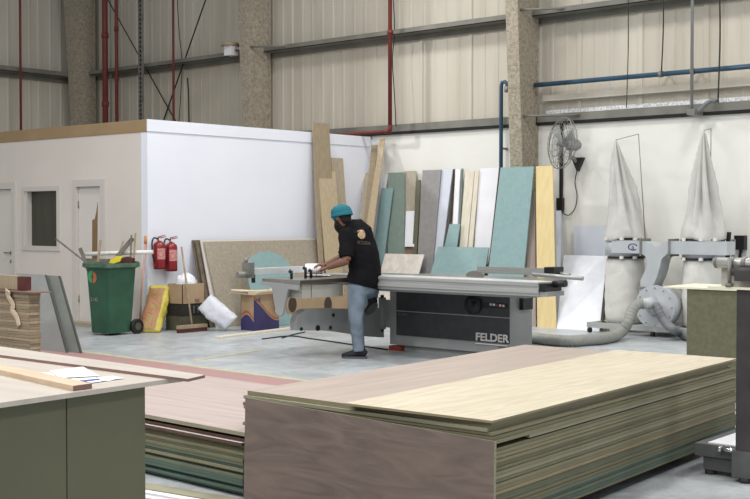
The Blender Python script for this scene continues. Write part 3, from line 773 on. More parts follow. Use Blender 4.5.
# flat boards on the floor beside the bin
a = hitZ(74, 327)
single('floor_plank', MB().box((a.x-.5, YO-.35, .0), (a.x+1.0, YO-.16, .05)), 'oak_grey', 'pale plank lying on the floor against the office front behind the bin', 'plank')
# pink broom stick against the office front
b = hitZ(138.5, 328); tpt = hitY(145.3, 243, YO-.02)
b = V((hitY(139, 300, YO-.3).x, YO-.3, .0))
t = thing('pole', 'thin pink pole with an orange tip leaning at the partition corner', 'pole', b)
part('shaft', MB().cyl(b+V((0,0,.012)), tpt, .014, 10), 'pink_handle', t)
ax = (tpt-b).normalized()
part('tip', MB().cyl(tpt-ax*.01, tpt+ax*.1, .02, 10), 'orange_cap', t)
# ---------------------------------------------------------------- sacks and boxes
def sack(name, c0, c1, wid, thick, nrm, m, label, cat, parent_parts=None, tie=False):
    """stuffed sack from base c0 to top c1, width vector wid (half), thickness half along nrm"""
    c0 = V(c0); c1 = V(c1); wid = V(wid); nrm = V(nrm).normalized()
    N = 18; K = 28; rings = []
    for i in range(N):
        u = i/(N-1); c = c0.lerp(c1, u)
        e = min(1, (math.sin(PI*min(max(u*.94+.03, 0), 1)))**.35)
        ring = []
        for k in range(K):
            a = 2*PI*k/K; ca = math.cos(a); sa = math.sin(a)
            ca = math.copysign(abs(ca)**.7, ca); sa = math.copysign(abs(sa)**.75, sa)
            wob = 1+.20*noise.noise(V((ca*1.5, sa*1.5, u*4+c0.x*3)))+.12*noise.noise(V((ca*4, sa*4, u*9)))
            ring.append(c+wid*(ca*(.9+.1*e)*wob)+nrm*(thick*sa*e*wob))
        rings.append(ring)
    return ringloft(rings, smooth=True)
# yellow charcoal / sand sack
b0 = hitZ(149, 331); X1 = b0.x
ys0 = hitX(149, 331, XO+.42); ys1 = hitX(161, 284, XO+.19); sk_w = at(160, 300, 16.3)-at(148.8, 300, 16.3)
mb = sack('s', ys0, ys1, sk_w, .09, -FW, None, '', '')
lo = min(v.z for v in mb.v)
for v in mb.v: v.z += -lo+.002
t = thing('yellow_sack', 'yellow plastic sack with a brown printed front, leaning below the extinguishers', 'sack', (mb.v[0].x, mb.v[0].y, 0))
part('sack', mb, 'sack_yellow', t)
pm = MB(); pm.v = [v.copy() for v in mb.v]
K = 28
for i, f in enumerate(mb.f[:-2]):
    ring = i//K; k = i % K
    if 2 <= ring <= 14 and 15 <= k <= 27 or (2 <= ring <= 14 and k <= 0): pass
sel = []
for i, f in enumerate(mb.f[:-2]):
    ring = i//K
    fc = sum((mb.v[j] for j in f), V())/4; rr = fc-ys0.lerp(ys1, ring/17)
    k = i % K; ca = math.cos(2*PI*(k+.5)/K); sa = math.sin(2*PI*(k+.5)/K)
    if rr.dot(FW) < -.02 and 1 <= ring <= 15 and rr.dot(RT) < .075: sel.append(f)
pm = MB(); pm.add([v-FW*.004 for v in mb.v], sel, 0, True)
part('printed_panel', pm, 'sack_print', t)
# boxes: two stacked
def carton(name, px0, pxm, px1, ytop, ybot, d, ry, m, label, zbase=None, height=None, tnm='cardboard_box'):
    pass
bx = hitZ(188, 330.5); dBx = (bx-CAM).dot(FW)
def pbox(px_l, px_r, py_t, py_b, d, depth, shrink=0):
    a = at(px_l, py_b, d); b = at(px_r, py_b, d); zt = at(px_l, py_t, d).z; zb = max(at(px_l, py_b, d).z, 0)
    return a, b, zb, zt
# axis aligned with the partition (Y along wall, X out of it); we see its +X and -Y faces
def wallbox(pxc, pxl, pxr, pyt, pyb, xf, name=None):
    """box whose near vertical edge is at pxc on X = xf; left face ends at pxl, right face ends at pxr"""
    c = hitX(pxc, pyb, xf); zt = hitX(pxc, pyt, xf).z
    yr = hitX(pxr, pyb, xf).y; xl = hitY(pxl, pyb, c.y).x
    return c, V((xl, c.y, max(c.z, 0))), V((xf, yr, zt))
c, lo, hi = wallbox(182, 166, 207, 305, 329, XO+.62)
lo.x = max(lo.x, XO+.06); lo.z = 0
t = thing('black_box', 'black and olive printed carton under the tan cardboard box', 'box', (hi.x, lo.y, 0))
zmid = hi.z-.16
part('lower_panel', MB().box(lo, (hi.x, hi.y, zmid)), 'box_olive', t)
part('black_band', MB().box((lo.x, lo.y, zmid), hi), 'box_black', t)
tm = text_mesh('1115', .15, .002, frame((hi.x+.002, (lo.y+hi.y)/2+.1, (zmid+hi.z)/2), (0,1,0), (0,0,1)))
dm('print_grey', (110, 106, 98), rough=.7)
part('lettering', tm, 'print_grey', t)
lo2 = V((lo.x+.02, lo.y+.02, hi.z+.002)); z2 = hitX(182, 284.5, XO+.62).z
t = thing('cardboard_box', 'open tan cardboard box stuffed with white plastic, on a black carton', 'box', lo2)
hi2 = V((hi.x-.01, hi.y-.03, z2)); w_ = .008; mb = MB()
mb.box(lo2, (hi2.x, hi2.y, lo2.z+w_))
mb.box((lo2.x, lo2.y, lo2.z), (hi2.x, lo2.y+w_, z2)).box((lo2.x, hi2.y-w_, lo2.z), (hi2.x, hi2.y, z2)).box((lo2.x, lo2.y, lo2.z), (lo2.x+w_, hi2.y, z2)).box((hi2.x-w_, lo2.y, lo2.z), (hi2.x, hi2.y, z2))
part('carton', mb, 'cardboard', t)
ym = (lo2.y+hi2.y)/2
part('tape', MB().box((hi2.x+.0005, ym+.02, lo2.z+.02), (hi2.x+.002, ym+.1, lo2.z+.07)), 'brown_ply', t)
# crumpled plastic in it
def crumple(c, rx, ry, rz, seed, n=26, m=16, amp=.3):
    mb = MB(); rings = []
    for i in range(m):
        th = PI*(.04+.92*i/(m-1)); ring = []
        for k in range(n):
            a = 2*PI*k/n; d = V((math.sin(th)*math.cos(a), math.sin(th)*math.sin(a), -math.cos(th)))
            q = 1+amp*noise.noise(d*2.3+V((seed,0,0)))+amp*.7*abs(noise.noise(d*6+V((0,seed,0))))
            ring.append(V(c)+V((d.x*rx*q, d.y*ry*q, d.z*rz*q)))
        rings.append(ring)
    return ringloft(rings, smooth=True, mb=mb)
cc = V(((lo2.x+hi2.x)/2, ym, z2-.02))
single('white_plastic', crumple(cc, (hi2.x-lo2.x)*.36, (hi2.y-lo2.y)*.38, .15, 3.0), 'film', 'crumpled white plastic film bulging out of the tan box', 'plastic film')
# white bag lying
b = hitZ(219, 331); db = (b-CAM).dot(FW)
p0 = at(231, 324, db); p1 = at(204, 302, db+.05)
w_ = (at(214, 297, db)-at(203, 309, db))*.62
mb = sack('w', p0, p1, V((w_.x, w_.y, w_.z)), .13, FW, None, '', '')
lo = min(v.z for v in mb.v)
for v in mb.v: v.z -= lo-.002
ws = single('white_sack', mb, 'sack_white', 'stuffed white sack slumped on the floor beside the broom', 'sack')
# broom
b = hitZ(196, 326.5); hd = (b-CAM).dot(FW)
p0 = hitX(178, 330, XO+.80); p1 = hitX(206, 330, XO+.80); p0.z = p1.z = 0
t = thing('push_broom', 'push broom with a wide wooden head and long leaning stick', 'broom', (p0+p1)/2)
q0 = p0; q1 = p1; d = (q1-q0).normalized(); nn_ = V((d.y, -d.x, 0))*.035
part('head', MB().hexa([q0-nn_+V((0,0,.055)), q1-nn_+V((0,0,.055)), q1+nn_+V((0,0,.055)), q0+nn_+V((0,0,.055))], [v+V((0,0,.10)) for v in [q0-nn_, q1-nn_, q1+nn_, q0+nn_]]), 'wood_stick', t)
part('bristles', MB().hexa([q0-nn_*.8, q1-nn_*.8, q1+nn_*.8, q0+nn_*.8], [v+V((0,0,.055)) for v in [q0-nn_*.8, q1-nn_*.8, q1+nn_*.8, q0+nn_*.8]]), 'maroon', t)
m_ = (q0+q1)/2+V((0,0,.08)); tp = hitX(181.5, 247, XO+.47)
part('stick', MB().cyl(m_, tp, .013, 10), 'wood_stick', t)
# printed carton by the chipboard
c, lo, hi = wallbox(254, 241, 279, 295, 331, hitZ(254, 331).x)
lo.z = 0
t = thing('printed_carton', 'open tan carton with a dark blue lower print, under the saw outrigger', 'box', (hi.x, lo.y, 0))
H = hi.z; mb = MB(); w_ = .006
mb.box((lo.x, lo.y, 0), (hi.x, hi.y, w_)).box((lo.x, lo.y, 0), (hi.x, lo.y+w_, H)).box((lo.x, hi.y-w_, 0), (hi.x, hi.y, H)).box((lo.x, lo.y, 0), (lo.x+w_, hi.y, H)).box((hi.x-w_, lo.y, 0), (hi.x, hi.y, H))
part('carton', mb, 'cardboard', t)
def wave(face, prof, z_low=None, off=.002, m='box_blue', band=None):
    pass
def face_pts(u, z, face):
    if face == 'x': return V((hi.x+.0015, lo.y+(hi.y-lo.y)*u, z*H))
    return V((lo.x+(hi.x-lo.x)*u, lo.y-.0015, z*H))
def print_poly(name, fn0, fn1, face, m, off=0.0, n=16):
    mb = MB()
    for k in range(n):
        u0 = k/n; u1 = (k+1)/n
        q = [face_pts(u0, fn0(u0), face), face_pts(u1, fn0(u1), face), face_pts(u1, fn1(u1), face), face_pts(u0, fn1(u0), face)]
        if off:
            dv = V((off,0,0)) if face == 'x' else V((0,-off,0)); q = [p+dv for p in q]
        mb.add(q, [(0,1,2,3)])
    part(name, mb, m, t)
fx1 = lambda u: .68-.5*min(u*1.8, 1)**1.5+.10*u if u < 1 else .28
fxs = lambda u: .62*(1-u)**1.6+.26+.04*math.sin(u*6)
print_poly('blue_print', lambda u: .005, fxs, 'x', 'box_blue')
print_poly('orange_wave', lambda u: fxs(u)+.03, lambda u: fxs(u)+.09, 'x', 'box_orange')
fy_ = lambda u: .30+.14*math.sin(u*3.6)
print_poly('blue_print', lambda u: .005, fy_, 'y', 'box_blue')
print_poly('orange_wave', lambda u: fy_(u)+.05, lambda u: fy_(u)+.12, 'y', 'box_orange')
# flaps
fl = MB()
def flap(a, b, out, up):
    a = V(a); b = V(b); fl.slab([a, b, b+V(out), a+V(out)], .004, back=(0,0,-1))
flap((lo.x, lo.y, H), (hi.x, lo.y, H), (-.05, -.16, .03), 0)
flap((hi.x, lo.y, H), (hi.x, hi.y, H), (.13, 0, .05), 0)
flap((lo.x, hi.y, H), (hi.x, hi.y, H), (0, .12, .07), 0)
dm('cardboard_light', (222, 200, 168), rough=.8)
part('flaps', fl, 'cardboard_light', t)
tm = text_mesh('HE', .09, .001, frame((hi.x+.003, lo.y+.08, H*.85), (0,1,0), (0,0,1)))
part('lettering', tm, 'box_blue', t)
# offcuts sticking out of the carton
zt = H
a = at(231, 290.5, (hi-CAM).dot(FW)-.1); b = V(((lo.x+hi.x)/2, (lo.y+hi.y)/2, H+.03))
single('offcut_strip', MB().cyl(a, b, .02, 6), 'cardboard_light', 'pale strip poking left out of the printed carton', 'offcut')
a = V((hi.x+.05, hi.y-.08, H+.09)); c2 = a-V((-.02,0,.32))
single('offcut_strip', MB().box((a.x, a.y-.04, a.z-.34), (a.x+.012, a.y+.03, a.z)), 'yellow_board', 'pale yellow strip hanging down the right side of the printed carton', 'offcut')
mb = MB().box((lo.x+.06, lo.y+.08, H-.1), (hi.x-.05, hi.y-.06, H+.05))
single('carton_contents', mb, 'cardboard_light', 'folded pale cardboard filling the printed carton', 'cardboard')
# second carton further right, on its side with round hole
cx0 = hitX(287, 320, XO+.95); cx1 = hitX(325, 320, XO+.95)
z1 = hitX(300, 296.5, XO+.95).z; z0 = 0
t = thing('tan_carton', 'long tan carton with round dark holes behind the saw outrigger', 'box', (XO+.95, cx0.y, 0))
part('carton', MB().box((XO+.6, cx0.y, 0), (XO+.95, cx1.y+.5, z1)), 'cardboard', t)
for px in (292.5, 328):
    h = hitX(px, 304.5, XO+.952)
    part('round_hole', MB().loft([h, h+V((.002,0,0))], [(.115,.085)]*2, 20, hint=(0,0,1)), 'edge_dark', t)
h0 = hitX(296, 318, XO+.952); 
part('orange_wave', MB().box((XO+.951, cx0.y+.02, h0.z), (XO+.953, cx1.y+.3, h0.z+.03)), 'box_orange', t)
# loose plank on the floor
a = hitZ(218, 338.5); b = hitZ(296, 328.5); d = (b-a).normalized(); n_ = V((-d.y, d.x, 0))*.06
single('floor_plank', MB().hexa([a-n_+V((0,0,.001)), b-n_+V((0,0,.001)), b+n_+V((0,0,.001)), a+n_+V((0,0,.001))], [v+V((0,0,.025)) for v in (a-n_, b-n_, b+n_, a+n_)]), 'cream_wood', 'pale narrow plank lying on the open floor in front of the cartons', 'plank')
# rubbish heap inside the bin
binc = hitZ(107.5, 336)+FWH_*.24
single('rubbish_heap', crumple(binc+V((0,0,.84)), .17, .17, .1, 8.0, amp=.4), 'chip_dark', 'brown rubbish heaped inside the green bin', 'rubbish', kind='stuff')
# ---------------------------------------------------------------- panel saw
YS = hitZ(390, 350).y; XS0 = hitY(390, 300, YS).x; XS1 = hitY(510, 300, YS).x
YS2 = hitX(532, 300, XS1).y
TZ = .88
ztop = .70
t = thing('panel_saw', 'large grey and black sliding table panel saw in the middle of the hall', 'saw', ((XS0+XS1)/2, (YS+YS2)/2, 0))
part('cabinet', MB().box((XS0, YS, .07), (XS1, YS2, TZ-.06)), 'saw_grey', t)
part('plinth', MB().box((XS0+.06, YS+.05, 0), (XS1-.06, YS2-.05, .07)), 'saw_mid', t)
zf = lambda px, py: hitY(px, py, YS).z
xf = lambda px: hitY(px, 300, YS).x
pz0 = zf(450, 345.5) - .0; pz0 = .185; pzs = zf(440, 313.5)
xa = xf(397); xb = xf(510)-.002
front = part('front_panel', MB().box((xa, YS-.012, pz0), (xb, YS, pzs-.004)), 'saw_black', t)
part('control_panel', MB().box((xa, YS-.012, pzs+.004), (xb, YS, TZ-.065)), 'saw_black', t)
part('chrome_strip', MB().box((xa, YS-.010, pzs-.004), (xb, YS, pzs+.004)), 'alu', t)
# handwheel
h = hitY(473, 304.5, YS-.03)
wl = part('handwheel', MB().loft([h+V((0,.028,0)), h, h+V((0,-.02,0)), h+V((0,-.03,0))], [.10,.105,.095,.05], 28, hint=(0,0,1)), 'black_plastic', t)
o = bpy.data.objects.new('crank_knob', mkmesh('crank_knob', MB().cyl(h+V((.03,-.09,.02)), h+V((.03,-.02,.02)), .018, 12).cyl(h+V((0,-.045,0)), h+V((0,-.02,0)), .03, 14), 'black_plastic', wm(wl).inverted())); COL.objects.link(o); o.parent = wl
part('wheel_rim', MB().loft([h+V((0,-.012,0)), h+V((0,-.016,0))], [.112,.112], 30, hint=(0,0,1)), 'black_plastic', t)
# switch strip with buttons
c0 = hitY(483, 303.5, YS-.013); c1 = hitY(507.5, 309, YS-.013)
part('switch_plate', MB().box((c0.x, YS-.018, c1.z), (c1.x, YS-.012, c0.z+.01)), 'box_black', t)
for i, px in enumerate((491, 494.2, 497.2, 500.4, 503.6)):
    p = hitY(px, 304.4+.35*i, YS-.018)
    part('button', MB().box((p.x-.012, YS-.026, p.z-.012), (p.x+.012, YS-.018, p.z+.012)), 'label_white' if i != 2 else 'red_shoe', t)
p = hitY(492, 342.2, YS-.0125)
part('lettering', text_mesh('FELDER', .118, .003, frame((p.x, YS-.014, p.z+.045), (1,0,0), (0,0,1)), wide=1.13, fat=.003), 'label_white', t, label='white brand lettering on the black front')
w0 = hitY(475.5, 343, YS-.013).x; w1 = hitY(507.5, 343, YS-.013).x
part('underline', MB().box((w0, YS-.015, p.z-.032), (w1-.0, YS-.012, p.z-.020)), 'label_white', t)
part('underline', MB().box((w1-.12, YS-.015, p.z-.052), (w1, YS-.012, p.z-.036)), 'print_grey', t)
p = hitY(403.5, 314.6, YS-.013)
part('model_lettering', text_mesh('K 700 S', .045, .002, frame((p.x, YS-.014, p.z), (1,0,0), (0,0,1))), 'print_grey', t)
# black switch box on the right end
a = hitX(524, 303, XS1+.0)
part('socket_box', MB().box((XS1, a.y-.09, a.z-.07), (XS1+.05, a.y+.10, a.z+.07)), 'black_plastic', t)
for (x, y) in ((XS0+.09, YS-.02), (XS1-.12, YS+.0)):
    part('levelling_foot', MB().box((x-.09, y, 0), (x+.09, y+.1, .055)), 'red_shoe' if x < -8 else 'saw_mid', t)
# cast iron table above the cabinet
part('saw_table', MB().box((XS0+.1, YS-.02, TZ-.05), (XS1+.35, YS2+.15, TZ)), 'cast_top', t)
# sliding carriage: long aluminium beam
YBm = hitZ(376, 276.3, TZ+.02).y
xb0 = hitZ(340, 279, TZ+.02).x; xb1 = hitY(538, 288, YBm).x
xb0 = hitY(347, 284, YBm).x - .0
bt = TZ+.02; bb_ = hitY(450, 292.3, YBm).z
bd = min(.34, YS-.03-YBm)
mb = MB()
prof = [(0,bt),(0,bt-.03),(.012,bt-.034),(.012,bb_+.075),(0,bb_+.07),(0,bb_+.03),(.02,bb_+.026),(.02,bb_),(bd,bb_),(bd,bt)]
ext = V((xb1-xb0, 0, 0))
mb.prism([V((xb0, YBm+u, z)) for u, z in prof], ext)
car = part('sliding_beam', mb, 'alu', t)
part('beam_top', MB().box((xb0, YBm+.02, bt), (xb1-.02, YBm+bd-.03, bt+.006)), 'alu_light', t)
part('end_cap', MB().box((xb1, YBm+.02, bb_+.05), (xb1+.07, YBm+bd-.02, bt-.01)), 'black_plastic', t)
part('end_block', MB().box((xb1+.001, YBm+.03, bb_), (xb1+.09, YBm+bd, bb_+.048)), 'saw_mid', t)
part('carriage_rail', MB().box((xb0+.1, YBm+.10, bb_-.03), (xb1-.2, YS-.001, bb_-.001)), 'saw_mid', t)
part('table_extension', MB().box((XS0-.55, YBm+bd+.004, TZ-.045), (XS0+.098, YS2-.05, TZ-.0)), 'cast_top', t)
# blade guard
p = hitZ(474, 276.5, TZ)
gx, gy = p.x, p.y
pts = [V((gx-.12, gy, TZ)), V((gx+.14, gy, TZ))]+[V((gx+.01+.13*math.cos(a), gy, TZ+.065*math.sin(a))) for a in [PI*i/10 for i in range(1, 10)]]
part('blade', MB().prism(pts, (0, .006, 0)), 'steel', t)
# rip fence and rods
a = hitZ(477, 274, TZ); b = hitZ(545, 274.8, TZ); yfz = (a.y+b.y)/2
a = hitY(477, 270, yfz); b = hitY(545, 270, yfz)
part('rip_fence', MB().box((a.x, yfz, TZ+.002), (b.x, yfz+.03, hitY(500, 267, yfz).z)), 'alu', t)
part('fence_head', MB().box((b.x+.02, yfz-.05, TZ-.02), (b.x+.15, yfz+.16, TZ+.10)), 'black_plastic', t)
part('fence_rod', MB().cyl((b.x-.1, yfz-.10, TZ+.015), hitY(583, 278.5, yfz-.1), .024, 12), 'alu', t)
part('fence_rod', MB().cyl((b.x+.1, yfz+.10, TZ+.03), hitY(570, 275.2, yfz+.1), .022, 12), 'alu', t)
part('end_lever', MB().cyl((xb1+.05, YBm+.2, TZ), hitY(566, 283.5, YBm+.2), .035, 12), 'black_plastic', t)
# ---- outrigger table (cross-cut) reaching towards the operator's side
oc = hitZ(300, 280.2, TZ)            # near left corner
OXe = oc.x
OY0 = oc.y; 
OXw = hitY(262, 278, OY0).x
part('outrigger_frame', MB().box((OXw, OY0, TZ-.05), (OXe, OY0+.05, TZ)).box((OXe-.04, OY0+.05, TZ-.05), (OXe, YBm+.04, TZ)).box((OXw, OY0+.05, TZ-.05), (OXw+.04, YBm+.04, TZ)).box((OXw+.04, OY0+.05, TZ-.05), (OXe-.04, OY0+.12, TZ-.005)), 'steel', t)
part('outrigger_top', MB().box((OXw+.041, OY0+.051, TZ-.03), (OXe-.041, YBm, TZ-.002)), 'cast_top', t)
part('outrigger_edge', MB().box((OXe, OY0+.0, TZ-.04), (OXe+.012, YBm+.0, TZ-.005)), 'edge_dark', t)
if xb0 > OXw: part('beam_link', MB().box((OXw, YBm+.042, bb_+.02), (xb0-.002, YBm+bd, bt)), 'alu', t)
# tapered leg bracket and apron boxes below
yv = lambda px: hitX(px, 290, OXe-.02).y
zv = lambda py, px=290: hitX(px, py, OXe-.02).z
br = [(263, 281.5), (300, 285.2), (300, 290), (290, 289), (288.5, 295), (284.5, 314), (281.8, 316), (277.8, 313), (274, 290), (272.5, 286.5), (263, 284.5)]
part('leg_bracket', MB().prism([hitY(x, y, OY0-.004) for x, y in br], (0, -.03, 0)), 'saw_grey', t)
dm('cream_apron', (180, 176, 164), (170, 166, 155), rough=.6, scale=5)
part('apron_box', MB().prism([hitX(x, y, OXe-.03) for x, y in ((302,284.5), (310.8,284.3), (310.8,298), (302,298.5))], (-.25, 0, 0)), 'cream_apron', t)
part('apron_box', MB().prism([hitX(x, y, OXe-.03) for x, y in ((311.8,284.3), (343,284.0), (343,296.0), (311.8,298.0))], (-.25, 0, 0)), 'cream_apron', t)
# swing arm from cabinet to outrigger end
XA = XS0-.12
pl = [(297, 330.5), (296.5, 322), (299, 314), (306, 309.5), (325, 308.5), (352, 309), (384, 307.5), (384, 337.5), (368, 336.5), (340, 332), (322, 330.5)]
part('swing_arm', MB().prism([hitX(x, y, XA) for x, y in pl], (-.10, 0, 0)), 'saw_mid', t)
for (x, y, r) in ((301, 329, .02), (317.5, 328, .032), (330, 327.5, .02), (333, 315, .02)):
    p = hitX(x, y, XA); part('bolt', MB().cyl(p, p+V((.012,0,0)), r, 12), 'black_plastic', t)
hp = hitX(387.5, 322, XA+.03)
part('hinge', MB().cyl((XA+.0, YS-.0, .24), (XA+.0, YS-.0, .61), .045, 14).box((XA, YS+.01, .26), (XS0-.001, YS+.10, .58)), 'saw_mid', t)
part('hinge_pin', MB().cyl((XA, YS, .21), (XA, YS, .64), .022, 12), 'black_plastic', t)
# round stop clamp and cross-cut fence rail on the outrigger
r0 = hitX(250, 272.2, OXe-.2); 
fzr = TZ+.075
r0 = hitZ(250, 271.5, fzr); r1 = V((r0.x, YBm+.05, fzr))
part('crosscut_fence', MB().box((r0.x-.03, r0.y, fzr-.035), (r0.x+.025, r1.y, fzr+.03)), 'alu_light', t)
part('fence_stop', MB().box((r0.x-.06, r0.y-.06, fzr-.07), (r0.x+.05, r0.y+.02, fzr+.10)).cyl((r0.x+.02, r0.y-.20, fzr-.03), (r0.x+.02, r0.y-.02, fzr-.03), .035, 12).cyl((r0.x-.02, r0.y-.04, fzr+.1), (r0.x-.02, r0.y-.04, fzr+.15), .02, 10), 'steel', t)
part('measuring_tape', MB().box((r0.x-.02, r0.y+.02, fzr+.0301), (r0.x+.01, r1.y, fzr+.034)), 'label_white', t)
c = hitZ(287, 268, TZ+.11)
for px, py, hh in ((291.5, 269, .03), (305.5, 268, .06), (311, 268, .03)):
    p = at(px, py+3, (hitX(px, 270, OXe-.25)-CAM).dot(FW)); p.z = TZ
    part('clamp_lever', MB().cyl(p, p+V((0,0,.06+hh)), .016, 10).cyl(p+V((-.05,.03,.06+hh)), p+V((.03,-.06,.05+hh)), .014, 8), 'black_plastic', t)
a = hitX(248, 282, OXe-.1)
part('black_knob', MB().cyl(V((r0.x, r0.y+.05, TZ-.05)), V((r0.x, r0.y+.05, TZ+.04)), .022, 10), 'black_plastic', t)
# paper roll / sheets held by the man
p = hitZ(308, 276, TZ+.006); 
def paper_thing():
    t2 = thing('paper_plan', 'white rolled paper plan under the man\'s hands on the saw table', 'paper', p)
    d0 = (p-CAM).dot(FW)
    a = at(305.5, 270, d0); b = at(323, 269.5, d0); 
    a.z = b.z = TZ+.085
    part('roll', MB().loft([a+V((0,0,0)), a.lerp(b,.5), b], [(.062,.10)]*3, 18, hint=(0,0,1)), 'paper', t2)
    sh = MB().slab([at(304, 276.5, d0), at(330, 275.5, d0), at(333, 270, d0+.5), at(308, 271, d0+.5)], .004, back=(0,0,-1))
    for v in sh.v: v.z = TZ+.012 if v.z > -9 else 0
    part('sheet', MB().hexa([V((v.x, v.y, TZ+.008)) for v in sh.v[:4]], [V((v.x, v.y, TZ+.012)) for v in sh.v[:4]]), 'paper', t2)
paper_thing()
# cord on the floor
pts = [hitZ(x, y, .008) for x, y in ((262, 339), (290, 336), (310, 338.5), (335, 342), (362, 346), (388, 349.5))]
single('floor_cord', MB().tube(pts, .009, 6), 'cable', 'thin dark cord running over the floor to the saw foot', 'cord')
pts = [hitZ(x, y, .008) for x, y in ((282, 338), (293, 334.5), (305, 332))]
single('floor_cord', MB().tube(pts, .008, 6), 'cable', 'short bit of cord on the floor left of the saw arm', 'cord')
# ---------------------------------------------------------------- the man at the saw
foot = hitZ(354, 357.5)
D0 = (foot-CAM).dot(FW)
def P(px, py, a=0.0): return at(px, py, D0+a)
th_ = math.radians(38)
FWH = V((-math.sin(YAW), math.cos(YAW), 0))
FD = (-RT*math.cos(th_) + FWH*math.sin(th_)).normalized()      # facing
LF = V((0,0,1)).cross(FD)                                       # his left, towards us
t = thing('person', 'man in a black shirt, blue jeans and teal turban bending over the saw table', 'person', foot, YAW)
# body, one surface
b = MB()
pel = P(363, 285, 0); wai = P(365, 270, 0); che = P(361.5, 250, 0); sho = P(356.5, 232.0, 0)-FD*.02; upb = P(351.5, 225.5, 0); nek = P(347.5, 222, 0); hdb = P(344.5, 219.5, 0)
HD = P(342.0, 218.6, 0)
b.loft([pel-V((0,0,.08)), pel, wai, che, sho, upb], [(.10,.14),(.12,.16),(.11,.15),(.115,.165),(.085,.15),(.045,.055)], 20, hint=FD)
b.loft([upb-V((0,0,.02)), nek, hdb], [.062,.058,.06], 14, hint=FD)
# head (facing FD, tilted down)
hdir = (FD*.93 + V((0,0,-.36)) - LF*.05).normalized(); hup = (V((0,0,1))+FD*.36).normalized(); hs = hup.cross(hdir)
def HP(f, s, u): return HD+hdir*f+hs*s+hup*u
b.loft([HP(.005,0,-.115), HP(.012,0,-.09), HP(.008,0,-.05), HP(0,0,0), HP(-.005,0,.05), HP(-.01,0,.09), HP(-.01,0,.115)],
       [(.05,.04),(.082,.058),(.094,.070),(.098,.078),(.095,.077),(.075,.06),(.035,.03)], 18, hint=hdir)
b.loft([HP(.085,0,.03), HP(.103,0,.0), HP(.118,0,-.022), HP(.098,0,-.036)], [.010,.014,.019,.012], 10, hint=hs)   # nose
for s in (-1, 1): b.loft([HP(-.005, s*.076, .025), HP(-.008, s*.088, 0), HP(0, s*.078, -.03)], [(.022,.008),(.026,.010),(.014,.007)], 10, hint=hdir)
# arms: near (left) and far (right)
def arm(S, E, W, mb, up=.055, el=.049, wr=.033, cut=None):
    mb.loft([S, S.lerp(E,.35), E], [up, up*.96, el], 12, hint=LF)
    mb.loft([S.lerp(E,.9), E, E.lerp(W,.3), W], [el*.9, el*1.02, el*.98, wr], 12, hint=V((0,0,1)))
SL = sho+LF*.19+FD*.02-V((0,0,.02)); EL = P(346.5, 260.5, -.26); WL = P(327.5, 267.2, -.20)
SR = sho-LF*.17+FD*.03-V((0,0,.02)); ER = P(340, 259, .26); WR = P(326, 264.8, .16)
arm(SL, EL, WL, b); arm(SR, ER, WR, b)
def hand(W, fwd, palm, side, mb, curl=.35):
    """W wrist; fwd along the hand; palm normal towards what it touches; side = thumb side"""
    fwd = fwd.normalized(); palm = (palm-fwd*palm.dot(fwd)).normalized(); side = (side-fwd*side.dot(fwd)-palm*side.dot(palm)).normalized()
    K = W+fwd*.095
    mb.loft([W-fwd*.02, W+fwd*.02, W+fwd*.06, K], [(.026,.020),(.032,.018),(.042,.017),(.041,.014)], 12, hint=side)
    for i, (o, L) in enumerate(((.031,.072),(.011,.080),(-.010,.075),(-.030,.060))):
        d = (fwd+side*(o*2.2)).normalized(); p0 = K+side*o-fwd*.012; pts = [p0]; cur = p0; ang = 0
        for seg in (.45, .31, .24):
            ang += curl; dd = d*math.cos(ang)+palm*math.sin(ang); cur = cur+dd*L*seg; pts.append(cur)
        mb.loft(pts, [.0095,.009,.0082,.0065], 8, hint=side)
    th0 = W+fwd*.03+side*.03; d1 = (fwd*.65+side*.75+palm*.2).normalized(); d2 = (fwd*.9+side*.35+palm*.35).normalized()
    mb.loft([th0-side*.012, th0+d1*.038, th0+d1*.038+d2*.03, th0+d1*.038+d2*.052], [.014,.0115,.010,.007], 8, hint=palm)
hand(WL, (P(320,270,-.20)-WL), V((0,0,-1)), -LF+V((0,0,.6)), b, .30)
hand(WR, (P(319,265,.12)-WR), V((0,0,-1)), LF+V((0,0,.5)), b, .30)
# legs inside the jeans
HL = pel+LF*.09-V((0,0,.05)); KL = P(355.5, 318, -.12); AL = P(359.0, 348.5, -.10)
HRt = pel-LF*.09-V((0,0,.04)); KR = P(374, 266, .38); AR = P(372, 300, .42)
b.loft([HL, KL, AL, AL-V((0,0,.05))], [.07,.05,.038,.04], 12, hint=FD)
b.loft([HRt, KR], [.07,.05], 12, hint=V((0,0,1))); b.loft([KR+V((0,0,.02)), AR], [.05,.038], 12, hint=FD)
bo = part('body', b, 'skin', t); remesh(bo, .006, 1)
# face details
for s in (-1, 1):
    e = part('eye', MB().ball(HP(.083, s*.032, .012), (.010,.008,.007), 10, 6, axis=hup, hint=hs), 'label_white', t)
    o = bpy.data.objects.new('pupil', mkmesh('pupil', MB().ball(HP(.090, s*.033, .012), .0045, 8, 5), 'black_plastic', wm(e).inverted())); COL.objects.link(o); o.parent = e
    part('eyebrow', MB().loft([HP(.088, s*.015, .032), HP(.087, s*.033, .037), HP(.077, s*.052, .031)], [.006,.007,.004], 8, hint=hup), 'hair', t)
part('mouth', MB().loft([HP(.092, -.022, -.062), HP(.103, 0, -.060), HP(.092, .022, -.062)], [.005,.008,.005], 8, hint=hup), 'maroon', t)
bd_ = MB()
bd_.loft([HP(.035,0,-.045), HP(.038,0,-.075), HP(.04,0,-.11), HP(.042,0,-.145), HP(.045,0,-.17)], [(.072,.086),(.080,.084),(.074,.070),(.055,.05),(.022,.022)], 16, hint=hdir)
for s in (-1, 1): bd_.loft([HP(.01, s*.074, .01), HP(.02, s*.074, -.03), HP(.03, s*.062, -.075)], [.018,.026,.028], 8, hint=hdir)
